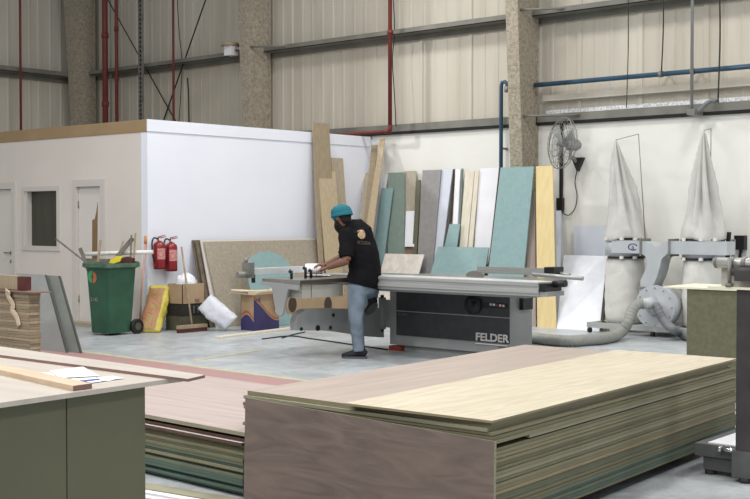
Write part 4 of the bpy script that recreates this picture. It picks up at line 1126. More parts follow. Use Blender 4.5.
bd_.loft([HP(.092,-.03,-.050), HP(.104,0,-.044), HP(.092,.03,-.050)], [.007,.009,.007], 8, hint=hup)
o = part('beard', bd_, 'hair', t, label='full black beard'); remesh(o, .006, 1)
hr_ = MB().loft([HP(-.045,0,.05), HP(-.05,0,0), HP(-.045,0,-.045), HP(-.03,0,-.075)], [(.06,.075),(.062,.078),(.056,.068),(.04,.05)], 16, hint=hdir)
o = part('hair', hr_, 'hair', t); remesh(o, .006, 1)
# turban
tb = MB()
tb.loft([HP(-.020,0,.006), HP(-.012,0,.022), HP(-.012,0,.045), HP(-.014,0,.078), HP(-.018,0,.112), HP(-.022,0,.140), HP(-.024,0,.156)], [(.098,.088),(.112,.098),(.122,.107),(.124,.110),(.112,.100),(.074,.066),(.02,.02)], 24, hint=hdir)
for k in range(5):
    z0 = .030+.019*k; r = .118-.013*max(0,k-1.5)**1.5
    ring = [HP(-.012+r*math.cos(a)*1.01, r*.86*math.sin(a), z0+.022*math.cos(a+k*.4)) for a in [2*PI*i/24 for i in range(25)]]
    tb.loft(ring, .0125, 8, hint=hup)
o = part('turban', tb, 'turban', t, label='teal wound turban'); remesh(o, .005, 1)
# shirt
s_ = MB()
hem = P(362.5, 285.5, 0)
s_.loft([hem, P(364,280,0), wai, P(364,260,0), che, P(359,242,0), sho+V((0,0,.0)), P(354.5,228,0), nek-V((0,0,.035)), nek-V((0,0,.015))],
        [(.165,.215),(.168,.218),(.160,.205),(.158,.205),(.160,.210),(.150,.205),(.125,.195),(.095,.14),(.07,.085),(.066,.07)], 28, hint=FD)
for S, E in ((SL, EL), (SR, ER)):
    s_.loft([S+(sho-S)*.35+V((0,0,.01)), S, S.lerp(E,.4), S.lerp(E,.86), S.lerp(E,.90)], [.075,.080,.078,.080,.078], 16, hint=LF)
o = part('shirt', s_, 'shirt', t, label='black short-sleeved shirt'); remesh(o, .0085, 3)
tx = bpy.data.textures.new('folds', 'CLOUDS'); tx.noise_scale = .12; tx.noise_depth = 2
def folds(o, s, co='LOCAL'):
    m = o.modifiers.new('folds', 'DISPLACE'); m.texture = tx; m.strength = s; m.texture_coords = co; m.mid_level = .5
folds(o, .022)
part('collar', MB().loft([nek-V((0,0,.035)), nek-V((0,0,.0)), nek+V((0,0,.008))], [(.078,.078),(.072,.070),(.070,.068)], 18, hint=FD, cap=False), 'shirt', t)
# emblem on the back, laid on the cloth surface
BK = -FD
ec = P(361.2, 235.2, 0)
def back_project(px, py):
    """point on the back ellipse seen at px,py (a torso section of half axes .16 x .21)"""
    best = None
    for i in range(200):
        a = -.30+.002*i; q = P(px, py, a)
        u = max(0, min(1, (py-230.5)/(251-230.5)))
        c = P(353+(359.5-353)*u, py, 0); A = .105+(.16-.105)*u; B = .15+(.21-.15)*u
        d = q-c; f = d.dot(FD)/A; l = d.dot(LF)/B
        if f*f+l*l <= 1: return q
    return P(px, py, -.1)
out = (BK*.72+LF*.69+V((0,0,.12))).normalized()
cen = back_project(361.0, 235.0)+out*.042
hx = out.cross(V((0,0,1))).normalized(); hy = hx.cross(out)
em = MB(); vs = [cen]; fs = []
for r_ in (.33, .66, 1.0):
    for i in range(20):
        a = 2*PI*i/20; vs.append(cen+(hx*(.048*math.cos(a)-.008*math.sin(a))+hy*(.052*math.sin(a)))*r_)
for i in range(20):
    j2 = (i+1) % 20; fs.append((0, 1+i, 1+j2))
    for q in (0, 1): fs.append((1+20*q+i, 21+20*q+i, 21+20*q+j2, 1+20*q+j2))
em.add(vs, fs)
SHIRT = bpy.data.objects['shirt']
e_ = part('back_emblem', em, 'emblem', t, label='round gold-brown emblem on the back of the shirt')
m_ = e_.modifiers.new('on_cloth', 'SHRINKWRAP'); m_.target = SHIRT; m_.wrap_method = 'NEAREST_SURFACEPOINT'; m_.wrap_mode = 'ABOVE_SURFACE'; m_.offset = .005
tm = text_mesh('SCODA', .052, .004, Matrix.Identity(4))
q0 = back_project(357.5, 243); q1 = back_project(370, 244.5); ax = (q1-q0).normalized()
yy = V((0,0,1))
mm = frame(back_project(363.5, 243.3)+out*.036, ax, yy)
bl_ = part('back_lettering', MB().add([mm @ v.co if hasattr(v, 'co') else mm @ v for v in tm.v], tm.f), 'emblem_dim', t)
m_ = bl_.modifiers.new('on_cloth', 'SHRINKWRAP'); m_.target = SHIRT; m_.wrap_method = 'NEAREST_SURFACEPOINT'; m_.wrap_mode = 'ABOVE_SURFACE'; m_.offset = .004
# jeans
j = MB()
j.loft([pel+V((0,0,.10)), pel, pel-V((0,0,.09)), pel-V((0,0,.12))], [(.135,.175),(.145,.185),(.13,.175),(.09,.12)], 22, hint=FD)
j.loft([HL+V((0,0,.05)), HL.lerp(KL,.4), KL, KL.lerp(AL,.45), AL.lerp(KL,.08), AL-V((0,0,.03))], [(.118,.11),(.104,.098),(.080,.076),(.077,.074),(.068,.066),(.066,.064)], 18, hint=FD)
j.loft([HRt, HRt.lerp(KR,.5), KR], [.11,.10,.08], 16, hint=V((0,0,1)))
j.loft([KR+V((0,0,.05)), KR, KR.lerp(AR,.5), AR.lerp(KR,.05)], [.05,.085,.078,.066], 16, hint=FD)
o = part('jeans', j, 'jeans', t, label='faded blue jeans'); remesh(o, .0085, 3); folds(o, .016)
# shoes
def shoe(ank, fwd, up, nm):
    fwd = fwd.normalized(); up = (up-fwd*up.dot(fwd)).normalized(); sd = up.cross(fwd)
    A = lambda f, u: ank+fwd*f+up*u
    m1 = MB()
    m1.loft([A(-.085,-.050), A(-.06,-.036), A(0,-.032), A(.07,-.052), A(.13,-.062), A(.175,-.068), A(.195,-.074)],
            [(.030,.026),(.044,.038),(.050,.042),(.042,.044),(.032,.046),(.025,.038),(.014,.02)], 16, hint=up)
    m1.loft([A(-.01,-.03), A(-.012,.02), A(-.012,.055)], [.058,.056,.052], 14, hint=fwd)
    o = part('shoe', m1, 'shoe', t); remesh(o, .006, 1)
    m2 = MB(); n = 22; pts = []
    for i in range(n):
        a = 2*PI*i/n; f = .05+.145*math.cos(a); w = .046*math.copysign(abs(math.sin(a))**.8, math.sin(a))*(1+.08*math.cos(a))
        pts.append(ank+fwd*f+sd*w-up*.100)
    o2 = bpy.data.objects.new('sole', mkmesh('sole', MB().prism(pts, up*.024), 'sole', wm(o).inverted())); COL.objects.link(o2); o2.parent = o
    return o
az = AL.copy(); az.z = .100
shoe(az, -RT*.97+FWH*.2, V((0,0,1)), 's')
shoe(AR-V((0,0,.0)), (V((0,0,-.45))-RT*.35+FWH*.75), V((0,0,1)), 's')
# ---------------------------------------------------------------- double-bag dust collector
YD = 14.55
xl = hitY(625, 300, YD).x; xr_ = hitY(703, 300, YD).x
zz = lambda px, py, y=YD: hitY(px, py, y).z
xx = lambda px, y=YD: hitY(px, 250, y).x
t = thing('dust_collector', 'grey dust extractor with two tall cloth bags against the right wall', 'dust collector', ((xl+xr_)/2, YD, 0))
# scale: radius of drums
R = (xx(643)-xx(608))*.36
def drum(xc, nm):
    r = .27
    z1 = zz(626, 257); z2 = zz(626, 238.5)
    b = part('separator_drum', MB().cyl((xc, YD, z1), (xc, YD, z2), r, 36), 'duct_grey', t)
    for z in (z1, z2):
        part('clamp_band', MB().loft([V((xc, YD, z-.012)), V((xc, YD, z+.012))], [r+.012]*2, 36, hint=(1,0,0)), 'black_plastic', t)
        for a in (-70, -35, -120):
            a = math.radians(a); p = V((xc+(r+.02)*math.cos(a), YD+(r+.02)*math.sin(a), z))
            part('band_clip', MB().box(p-V((.022,.022,.02)), p+V((.022,.022,.02))), 'label_white', t)
    # inlet box
    return r, z1, z2
r, z1, z2 = drum(xl, 'l'); drum(xr_, 'r')
AC = math.radians(-56)
VALS = {1: [(AC+.22, .62, .20), (AC-.75, .30, .25), (AC+1.15, .35, .2)], 2: [(AC-.42, .60, .20), (AC+.55, .55, .22), (AC-1.2, .3, .2)]}
def cloth_bag(xc, apex, zb, seed, name, m, lean=0.0):
    name_k = 1 if seed < 3 else 2
    n = 110; rows = 44; rings = []
    for i in range(rows):
        u = i/(rows-1)                     # 0 bottom 1 apex
        z = zb+(apex.z-zb)*u
        rad = r*(1.12*(1-u)**.80+.02)*(1.0 if u > .03 else .96)
        c = V((xc, YD, 0)).lerp(V((apex.x, apex.y, 0)), u**1.3)
        ring = []
        for k in range(n):
            a = 2*PI*k/n
            fold = (1-2*abs(math.sin(a*2.5+seed+.9*math.sin(u*2.2+seed)))**.45)*.8+math.sin(a*9+seed*2+u*2.7)*.22+noise.noise(V((math.cos(a)*1.5, math.sin(a)*1.5, seed+u*1.5)))*1.0
            val = 0
            for (va, vd, vw) in VALS[name_k]:
                dd_ = (a-(va-.35*(u-.4))+PI) % (2*PI)-PI; val += vd*math.exp(-(dd_/vw)**2)
            val *= min(1, max(0, (u-.03)*3.0))
            amp = .07+.38*min(u, .55)
            crinkle = .05*noise.noise(V((math.cos(a)*2.5, math.sin(a)*2.5, z*8+seed)))*(1-u)
            q = rad*(1+amp*fold*.62+crinkle-val)
            ring.append(V((c.x+q*math.cos(a), c.y+q*math.sin(a), z-.05*math.sin(a*3+seed)*(1-u)*(.5 if u < .1 else .1))))
        rings.append(ring)
    mb = ringloft(rings, smooth=True)
    return part(name, mb, m, t)
ap1 = hitY(615.8, 140, YD); ap2 = hitY(704, 130.5, YD)
cloth_bag(xl, ap1, z2-.01, 1.2, 'filter_bag', 'bag_grey')
cloth_bag(xr_, ap2, z2-.01, 4.1, 'filter_bag', 'bag_grey')
def lower_bag(xc, zb, seed):
    rings = []; n = 48
    for i in range(22):
        u = i/21; z = zb+(z1-.01-zb)*u; rad = r*(.94+.07*math.sin(PI*min(1,u*1.05))**.5) if u > 0 else r*.85
        rings.append([V((xc+rad*math.cos(a)*(1+.025*noise.noise(V((math.cos(a)*2, math.sin(a)*2, z*5+seed)))+.018*math.sin(z*34+3*math.cos(a+seed))), YD+rad*math.sin(a)*(1+.03*noise.noise(V((math.cos(a)*2, math.sin(a)*2, z*9+seed)))), z)) for a in [2*PI*k/n for k in range(n)]])
    part('collection_bag', ringloft(rings, smooth=True), 'bag_cream', t)
lower_bag(xl, .12, 0.3); lower_bag(xr_, .12, 5.0)
# inlet boxes and central Y duct
yf_ = YD-r-.02
z_a = zz(640, 253.5, yf_); z_b = zz(640, 240.8, yf_)
XL_ = xx(611.5, yf_); XM1 = xx(641, yf_); XM2 = xx(669.5, yf_); XR_ = xx(727, yf_)
bl = part('inlet_box', MB().box((XL_, yf_, z_a), (XM1, YD-.05, z_b)), 'duct_grey', t)
br_ = part('inlet_box', MB().box((XM2, yf_, z_a), (XR_, YD-.05, z_b)), 'duct_grey', t)
p = V(((XL_+XM1)/2+.1, yf_-.001, (z_a+z_b)/2))
tm = text_mesh('a', .10, .001, frame(p, (1,0,0), (0,0,1)))
em = MB()
for k in range(10):
    a0 = math.radians(20+k*30); a1 = math.radians(20+(k+1)*30)
    em.add([V((p.x+q*math.cos(a)*1.25, yf_-.002, p.z+q*math.sin(a)*.8)) for a, q in ((a0,.045),(a0,.06),(a1,.06),(a1,.045))], [(0,1,2,3)])
em.add(tm.v, tm.f)
part('maker_emblem', em, 'box_blue', t)
for x_ in (XM1, XM2): part('flange', MB().box((x_-.012, yf_-.02, z_a-.03), (x_+.012, YD-.04, z_b+.03)), 'steel', t)
L = [(641,241.2),(650,242.5),(655,246.5),(659,246.5),(663,242.5),(669,241.0),(669,253.5),(666,254.5),(661.5,259),(659.5,268),(656.5,278),(652,287.5),(640,287),(640.5,280),(645,271),(647,262),(645,256),(641,253.5)]
part('y_duct', MB().prism([hitY(x, y, yf_-.0) for x, y in L], (0, .26, 0)), 'duct_grey', t)
part('flange', MB().box((xx(637.5,yf_), yf_-.02, zz(645,288.5,yf_)), (xx(655,yf_), yf_+.27, zz(645,286.6,yf_))), 'steel', t)
# blower
bc = hitY(659, 306.5, YD-.30)
mb = MB().cyl(bc+V((0,-.10,0)), bc+V((0,.12,0)), .265, 40)
part('blower_housing', mb, 'duct_grey', t)
part('blower_rim', MB().loft([bc+V((0,-.115,0)), bc+V((0,-.09,0))], [.285,.285], 40, hint=(1,0,0)), 'duct_grey', t)
part('outlet_duct', MB().box((xx(639.5,yf_), yf_-.0, bc.z), (bc.x, yf_+.24, zz(645,288.2,yf_))), 'duct_grey', t)
part('motor', MB().cyl(bc+V((0,.125,0)), bc+V((0,.45,0)), .12, 24), 'saw_mid', t)
dq = (bc-CAM).dot(FW)-.35
mz = MB().loft([bc+V((0,-.11,0)), bc+V((0,-.17,0)), at(652, 303.5, dq+.02)], [.12,.10,.085], 20, hint=(0,0,1))
mz.cyl(at(656, 302, dq+.02), at(642.5, 304, dq), .072, 18)
part('inlet_manifold', mz, 'duct_grey', t)
for k in range(12):
    a = 2*PI*k/12; q = bc+V((.245*math.cos(a), -.116, .245*math.sin(a)))
    part('bolt', MB().cyl(q, q+V((0,-.01,0)), .009, 6), 'steel', t)
# base frame and support board
zb = .07
dm('steel_light', (170, 172, 170), (158, 160, 158), rough=.5, scale=5)
part('base_frame', MB().box((xl-.3, YD-.5, zb), (xr_+.35, YD-.44, zb+.07)).box((xl-.3, YD+.3, zb), (xr_+.35, YD+.36, zb+.07)).box((xl-.3, YD-.44, zb+.04), (xl-.24, YD+.3, zb+.07)).box((xr_+.29, YD-.44, zb+.04), (xr_+.35, YD+.3, zb+.07)).box((bc.x-.25, YD-.44, zb+.02), (bc.x+.25, YD+.3, zb+.07)), 'steel_light', t)
part('blower_stand', MB().box((bc.x-.20, bc.y-.06, zb+.07), (bc.x+.0, bc.y+.08, bc.z-.1)), 'duct_grey', t)
for x in (xl-.27, bc.x, xr_+.32):
    for y in (YD-.47, YD+.33):
        part('caster', MB().cyl((x-.02, y, .035), (x+.02, y, .035), .035, 14), 'black_plastic', t)
for x in (xl-r-.02, xr_+r+.02):
    part('post', MB().box((x-.02, YD+.25, zb+.07), (x+.02, YD+.29, z2)), 'steel', t)
# bag hanging rods with cross arms
for ap, pxr in ((ap1, 639.5), (ap2, 711)):
    top = hitY(pxr if ap is ap2 else 638.5, 128.5 if ap is ap2 else 134, YD-.0)
    bot = hitY(711 if ap is ap2 else 644.5, 238, YD-.0)
    part('bag_rod', MB().cyl(V((bot.x if ap is ap1 else top.x, YD+.02 if ap is ap1 else YD+.0, z2)), top, .0065, 8), 'steel', t)
    part('bag_hook', MB().cyl(top, ap, .005, 8), 'steel', t)
# small wooden block under the left foot
a = hitZ(613, 331)
t3 = thing('wooden_trestle', 'small cream wooden block with a flat top before the left dust bag', 'block', (a.x, a.y, 0))
zt_ = hitY(613, 320, a.y).z
part('post', MB().box((a.x-.07, a.y-.05, 0), (a.x+.06, a.y+.05, zt_-.03)), 'cream_wood', t3)
part('top', MB().box((a.x-.2, a.y-.07, zt_-.028), (a.x+.16, a.y+.07, zt_)), 'cream_wood', t3)
# flexible hoses
def hose(pts, rad, m, label):
    pts = curve(pts, 14); L = 0; out = []; rr = []
    # resample evenly and ridge the surface
    seg = .012; acc = [pts[0]]; 
    for p in pts[1:]:
        while (p-acc[-1]).length > seg: acc.append(acc[-1]+(p-acc[-1]).normalized()*seg)
    rr = [rad*(1+.035*(1 if i % 4 < 2 else -1)) for i in range(len(acc))]
    return single('flexible_hose', MB().loft(acc, rr, 16, hint=V((.1,.2,1)), sweep=True), m, label, 'hose', 'dust extraction hoses')
s0 = bc+V((-.27,-.335,.02)); ds = (bc-CAM).dot(FW)-.35
g = lambda px, py, z=.1: hitZ(px, py, z)
hose([at(645, 304, ds), at(640, 303.5, ds), at(635, 306.5, ds-.03), at(631, 314, ds-.06), at(627.5, 323, ds-.1), g(622, 331.5, .1), g(613, 336.5, .07), g(600, 339, .07), g(585, 340, .07), g(570, 341, .07), g(552, 340, .07), g(532, 338, .07), g(512, 338.5, .07)],
     .068, 'hose_grey', 'thick light grey hose curving from the blower across the floor to the saw')
hose([at(653, 303.5, ds), at(656.5, 306.5, ds-.03), at(659.5, 312.5, ds-.06), at(664, 320.5, ds-.1), g(672, 328.5, .16), g(681, 333.5, .07), g(692, 337.5, .06), g(706, 341, .06)],
     .056, 'hose_dark', 'darker grey hose dropping from the blower to the right behind the cabinet')
# cable channel on floor behind the stack
a = hitZ(560, 343.5); b = hitZ(686, 345)
# ---------------------------------------------------------------- wall fan
c = hitY(561, 143, YB-.50)
t = thing('wall_fan', 'wall-mounted fan with a round wire cage beside the middle column', 'fan', (c.x, YB, c.z-.3))
mot = hitY(569, 140, YB-.36)
axd = (mot-c).normalized()
fdir = (-(axd)).normalized()
axd = (RT*.93+FWH*.33-V((0,0,.10))).normalized()
Rf = .37
u1 = axd.cross(V((0,0,1))).normalized(); u2 = u1.cross(axd)
def cage_pt(q, a, h): return c+u1*(q*math.cos(a))+u2*(q*math.sin(a))+axd*h
cg = MB()
for q, h in ((Rf, 0), (Rf*.98, .05), (Rf*.80, -.06), (Rf*.80, .10), (Rf*.55, -.075), (Rf*.3, -.08), (Rf*.5, .12)):
    cg.loft([cage_pt(q, 2*PI*i/40, h) for i in range(41)], .004 if q < Rf*.99 else .008, 6, hint=axd)
for k in range(24):
    a = 2*PI*k/24
    cg.loft([cage_pt(.06, a, -.085), cage_pt(Rf*.5, a, -.08), cage_pt(Rf*.85, a, -.05), cage_pt(Rf, a, 0), cage_pt(Rf*.97, a, .06), cage_pt(Rf*.5, a, .12), cage_pt(.08, a, .13)], .0025, 5, hint=axd)
part('wire_cage', cg, 'steel', t)
for k in range(3):
    mb = MB(); a0 = 2*PI*k/3+.3
    for i in range(6):
        q0 = .05+.05*i; q1 = q0+.05
        w0 = .2+.25*(i/6); w1 = .2+.25*((i+1)/6)
        mb.slab([cage_pt(q0, a0-w0*.5, .045), cage_pt(q1, a0-w1*.5, .05), cage_pt(q1, a0+w1*.5, -.02), cage_pt(q0, a0+w0*.5, -.015)], .004)
    part('blade', mb, 'saw_mid', t)
part('hub', MB().cyl(c-axd*.09, c+axd*.08, .05, 18), 'saw_mid', t)
part('motor', MB().loft([c+axd*.09, c+axd*.12, c+axd*.26, c+axd*.31], [.06,.085,.085,.05], 20, hint=(0,0,1)), 'saw_mid', t)
br0 = c+axd*.16-V((0,0,.08)); tri = hitY(576.5, 163, YB-.09)
part('bracket_arm', MB().tube([br0, br0-V((0,0,.12)), V((br0.x*.5+tri.x*.5, (br0.y+tri.y)/2, tri.z+.08)), tri+V((0,-.03,.02))], .022, 10), 'saw_mid', t)
part('wall_plate', MB().prism([tri+V((-.09,0,.08)), tri+V((.10,0,.08)), tri+V((-.0,0,-.12))], (0, .085, 0)), 'black_plastic', t)
# pole with switch box and cord
xp = hitY(561, 160, YB-.03).x; zt_ = hitY(561, 112, YB-.05).z; zb_ = hitY(559.5, 198, YB-.05).z
t = thing('wall_conduit', 'black vertical conduit with a switch box behind the wall fan', 'conduit', (xp, YB-.05, zb_-.2))
part('conduit', MB().box((xp-.02, YB-.045, zb_), (xp+.02, YB-.001, 2.944)), 'black_plastic', t)
part('switch_box', MB().box((xp-.055, YB-.07, zb_-.2), (xp+.045, YB-.001, zb_)), 'black_plastic', t)
pts = [hitY(x, y, YB-.03) for x, y in ((561,208),(563,213),(569,215),(575,208),(577,196),(575,182),(577,170),(576,165))]
part('cord', MB().tube(pts, .007, 6), 'cable', t)
# black items at the right behind the dust collector
a = hitY(741, 243, YB-.05)
t = thing('wall_switch', 'black switch box with a hanging lead on the wall at the far right', 'switch', (a.x, YB-.05, a.z-.1))
part('box', MB().box((a.x-.075, YB-.10, a.z-.09), (a.x+.065, YB-.001, a.z+.10)), 'black_plastic', t)
part('lead', MB().tube([V((a.x+.0, YB-.05, a.z-.09)), V((a.x-.02, YB-.05, a.z-.25)), V((a.x+.0, YB-.05, a.z-.45)), V((a.x-.0, YB-.05, a.z-.7))], .022, 8), 'black_plastic', t)
x_ = xx(728.5, YD+.1)
mb = MB().tube([V((xx(729,YD+.4), YD+.4, zz(729,232,YD+.4))), V((xx(728,YD+.4), YD+.4, zz(728,245,YD+.4))), V((xx(727.5,YD+.4), YD+.4, zz(728,262,YD+.4))), V((xx(727.5,YD+.4), YD+.4, .0))], .03, 8)
single('power_lead', mb, 'black_plastic', 'thick black lead standing up right of the right dust bag', 'cable')
# ---------------------------------------------------------------- big stack in the foreground
ZS = .59
N0 = hitZ(492.6, 420.8, ZS); FR = hitZ(737, 358.5, ZS); LFp = hitZ(345, 403, ZS)
e1 = (FR-N0).normalized(); e2 = V((-e1.y, e1.x, 0))        # e1 away, e2 to the left
LEN = (FR-N0).length
def brd(name, m, label, cat, z0, z1, a0, a1, b0, b1, group=None, org=None, topmat=None, skew=0.0):
    org = org or V((N0.x, N0.y, 0))
    def Q(a, b, z): v = org+e1*a+e2*b+e1*(b*skew); return V((v.x, v.y, z))
    lo = [Q(a0,b0,z0), Q(a1,b0,z0), Q(a1,b1,z0), Q(a0,b1,z0)]; hi = [V((v.x,v.y,z1)) for v in lo]
    mb = MB(); mb.add(lo+hi, [(0,3,2,1),(0,1,5,4),(1,2,6,5),(2,3,7,6),(3,0,4,7)], 0); 
    mb.add(hi, [(0,1,2,3)], 1)
    return single(name, mb, [m, topmat or m], label, cat, group)
pw = (LFp-N0).dot(e2)
sk = ((LFp-N0).dot(e1))/pw
zt1 = ZS-.014
TL = hitZ(245, 391, zt1); tw = (TL-N0).dot(e2); skT = (TL-N0).dot(e1)/tw
print('stack', N0, FR, LEN, 'pale w', pw, sk, 'tan w', tw, skT)
brd('pine_sheet', 'mdf_c', 'pale pine plywood sheet lying on top of the big board stack in front', 'board', ZS-.012, ZS, 0, LEN, 0, pw, topmat='pine', skew=sk)
brd('veneered_sheet', 'mdf_a', 'wide tan veneered sheet under the pale pine one, topping the big stack', 'board', zt1-.024, zt1, .02, LEN-.05, .018, tw, topmat='tan_veneer', skew=skT)
zc = zt1-.025
brd('grey_edged_sheet', 'mdf_l', 'grey-edged sheet directly under the tan veneered one, jutting forward', 'board', zc-.018, zc, .0, LEN-.1, .03, tw+.012, skew=skT, topmat='mdf_l')
zc -= .019
zb0 = .065; nB = int((zc-zb0)/.0182); th = (zc-zb0)/nB
pal_top = ['mdf_a', 'mdf_b', 'mdf_a', 'mdf_c', 'mdf_b', 'mdf_a', 'mdf_a']; pal_mid = ['mdf_a', 'mdf_c', 'mdf_b', 'mdf_a', 'mdf_l', 'mdf_c', 'mdf_a']; pal_low = ['mdf_g', 'mdf_b', 'mdf_g', 'mdf_t', 'mdf_a', 'mdf_g']
rs = random.Random(11)
for i in range(nB):
    z1 = zc-i*th; z0 = z1-th+(.0012 if i % 3 else .0035)
    f = i/nB
    pal = pal_top if f < .35 else pal_mid if f < .65 else pal_low
    m = pal[i % len(pal)] if rs.random() < .6 else rs.choice(pal)
    a0 = rs.uniform(0, .012); b0 = rs.uniform(-.003, .008)
    if i == 3:
        brd('mdf_board', 'mdf_l', 'shorter pale-edged board in the big stack, leaving a dark slot at the near corner', 'board', z0, z1, a0+.33, LEN-.02, .0, tw-.02, skew=skT); continue
    if i == 4: z1 -= .004
    brd('mdf_board', m, 'green-brown board in the big foreground stack, under the veneered sheets', 'board', z0, z1, a0, LEN+rs.uniform(-.03, .02), b0, tw+rs.uniform(-.02, .03), 'boards in the big foreground stack', skew=skT)
for k in range(5):
    a = .25+k*(LEN-.6)/4
    brd('timber_bearer', 'box_olive', 'timber bearer under the big foreground stack', 'timber', .0, zb0-.001, a, a+.09, .3, tw-.3, 'bearers under the big stack', skew=skT)
# walnut panel leaning on its front
e2s = (e2+e1*skT).normalized()
A = hitZ(245.3, 397, .53); off = -.085
org = V((N0.x, N0.y, 0))+e1*off
def onfront(px, py, o):
    """hit the vertical plane through org + e2s"""
    nrm = V((e2s.y, -e2s.x, 0)); r = ray(px, py); tt = nrm.dot(org+e1*o-CAM)/nrm.dot(r); return CAM+r*tt
TLp = onfront(245.3, 397.5, .0); TRp = onfront(494.3, 441.5, .0)
BLp = onfront(243.5, 497, -.10); BRp = onfront(493, 499, -.10)
BLp.z = 0; BRp.z = 0
q = [TLp, TRp, BRp, BLp]
nrm = (q[1]-q[0]).cross(q[3]-q[0]).normalized()
if nrm.dot(q[0]-CAM) < 0: nrm = -nrm
mb = MB(); qq = [v+nrm*.018 for v in q]
mb.add(q, [(0,1,2,3)], 0); mb.add(q+qq, [(0,4,5,1),(1,5,6,2),(2,6,7,3),(3,7,4,0),(4,7,6,5)], 1)
single('walnut_panel', mb, ['walnut', 'mdf_l'], 'dark walnut panel with a pale edge standing against the front of the big stack', 'board')
# ---------------------------------------------------------------- second stack at its left
Z2 = .365
S0 = hitZ(144, 414, Z2); S1 = hitZ(244.5, 432.5, Z2); S2 = hitZ(203, 375.5, Z2)
ex = (S1-S0).normalized(); ey = V((-ex.y, ex.x, 0)); wid2 = (S2-S0).dot(ey)
print('stack2', S0, S1, S2, wid2, 'stack1 corner', TL)
def brd2(name, m, label, z0, z1, x0, x1, y0, y1, group=None, topmat=None):
    def Q(a, b, z): v = S1+ex*a+ey*b; return V((v.x, v.y, z))
    lo = [Q(x0,y0,z0), Q(x1,y0,z0), Q(x1,y1,z0), Q(x0,y1,z0)]; hi = [V((v.x,v.y,z1)) for v in lo]
    mb = MB(); mb.add(lo+hi, [(0,3,2,1),(0,1,5,4),(1,2,6,5),(2,3,7,6),(3,0,4,7)], 0); mb.add(hi, [(0,1,2,3)], 1)
    return single(name, mb, [m, topmat or m], label, 'board', group)
L2 = 3.4
brd2('veneered_sheet', 'mdf_l', 'pinkish veneered sheet topping the lower stack between table and big stack', Z2-.022, Z2, -L2, -.0, 0, wid2, topmat='pink_veneer')
z = Z2-.023; i = 0; rs = random.Random(5)
seq = ['mdf_r', 'mdf_r', 'mdf_r', 'mdf_b', 'mdf_b', 'mdf_a', 'mdf_g', 'mdf_b', 'mdf_g', 'mdf_t', 'mdf_a', 'mdf_t', 'mdf_g', 'mdf_t', 'mdf_t', 'mdf_t', 'mdf_t', 'mdf_t']
nb = len(seq); th = (z-.012)/nb
for i, m in enumerate(seq):
    z1 = z-i*th; z0 = z1-th+.0015
    ins = .07 if i == 0 else (.03 if i in (3, 4) else rs.uniform(.0, .028))
    if i == 2: m_top = 'white_edge'; ins = -.004
    else: m_top = m
    red = i < 3
    brd2('red_brown_board' if red else 'green_board', m, 'red-brown board high in the lower left stack' if red else 'dark green board in the lower left stack, below the red-brown ones', z0, z1, -L2+rs.uniform(-.05,.05), -.02, ins, wid2-.03,
         'red-brown boards in the lower stack' if red else 'dark green boards in the lower stack', topmat=m_top)
# things lying on the floor before it
a = hitZ(144, 482, .02); b = hitZ(243, 498, .02); d = (b-a).normalized(); n = V((d.y, -d.x, 0))
def laid(name, m, label, cat, a, b, w, h, z0=0.001):
    a = V((a.x, a.y, z0)); b = V((b.x, b.y, z0)); d = (b-a).normalized(); n = V((d.y, -d.x, 0))*w; u = V((0,0,h))
    return single(name, MB().hexa([a, b, b+n, a+n], [v+u for v in (a, b, b+n, a+n)]), m, label, cat)
laid('pale_board', 'mdf_l', 'pale thin board on the floor at the foot of the lower stack', 'board', a-d*1.2, b+d*.0, .11, .016)
a2 = hitZ(144, 490, .02); b2 = hitZ(205, 500.5, .02)
laid('white_profile', 'white_lam', 'nearer of the two white profiles on the floor beside the left table', 'profile', a2-d*1.2+n*.14, b2+n*.14, .05, .04)
laid('white_profile', 'white_lam', 'further of the two white profiles on the floor beside the left table', 'profile', a2-d*1.2+n*.02, b2+n*.02, .05, .03)
# ---------------------------------------------------------------- left work table
ZT = .90
C1 = hitZ(172, 378.5, ZT); C0 = hitZ(0, 402.8, ZT)
f1 = (C1-C0); f1.z = 0; f1.normalize(); f2 = V((-f1.y, f1.x, 0))     # f1 away, f2 left
FB = hitZ(205, 373.4, ZT+.018); NB = hitZ(188, 377.3, ZT+.018)
def tb(a0, a1, b0, b1, z0, z1, org=C1):
    def Q(a, b, z): v = org+f1*a+f2*b; return V((v.x, v.y, z))
    return MB().hexa([Q(a0,b0,z0), Q(a1,b0,z0), Q(a1,b1,z0), Q(a0,b1,z0)], [Q(a0,b0,z1), Q(a1,b0,z1), Q(a1,b1,z1), Q(a0,b1,z1)])
C2 = hitZ(144, 386, ZT-.02); ab = (C2-C1).dot(f1); print('table', C1, C0, ab, f1, (FB-C1).dot(f1), (FB-C1).dot(f2), (NB-C1).dot(f1), (NB-C1).dot(f2))
t = thing('work_table', 'pale-topped work table with dark olive sides in the left foreground', 'table', V((C1.x-1, C1.y-1, 0)))
part('table_top', tb(-2.4, .06, 0, 2.6, ZT-.018, ZT), 'table_top', t)
seam = hitZ(62, 400, ZT-.05); sa = -( (C1-hitX(62, 440, C1.x-.03)).dot(f1))
part('side_panel', tb(sa+.002, ab, .03, .05, 0, ZT-.0185), 'table_olive', t)
part('side_panel', tb(-2.3, sa-.002, .032, .05, 0, ZT-.0185), 'table_olive', t)
part('end_panel', tb(ab-.02, ab, .051, 2.5, 0, ZT-.0185), 'table_olive', t)
part('end_panel', tb(-2.3, -2.28, .051, 2.5, 0, ZT-.0185), 'table_olive', t)
part('back_panel', tb(-2.279, ab-.021, 2.48, 2.5, 0, ZT-.0185), 'table_olive', t)
bz = ZT+.0005
na = (NB-C1).dot(f1); nb_ = (NB-C1).dot(f2); fa = (FB-C1).dot(f1); fb = (FB-C1).dot(f2)
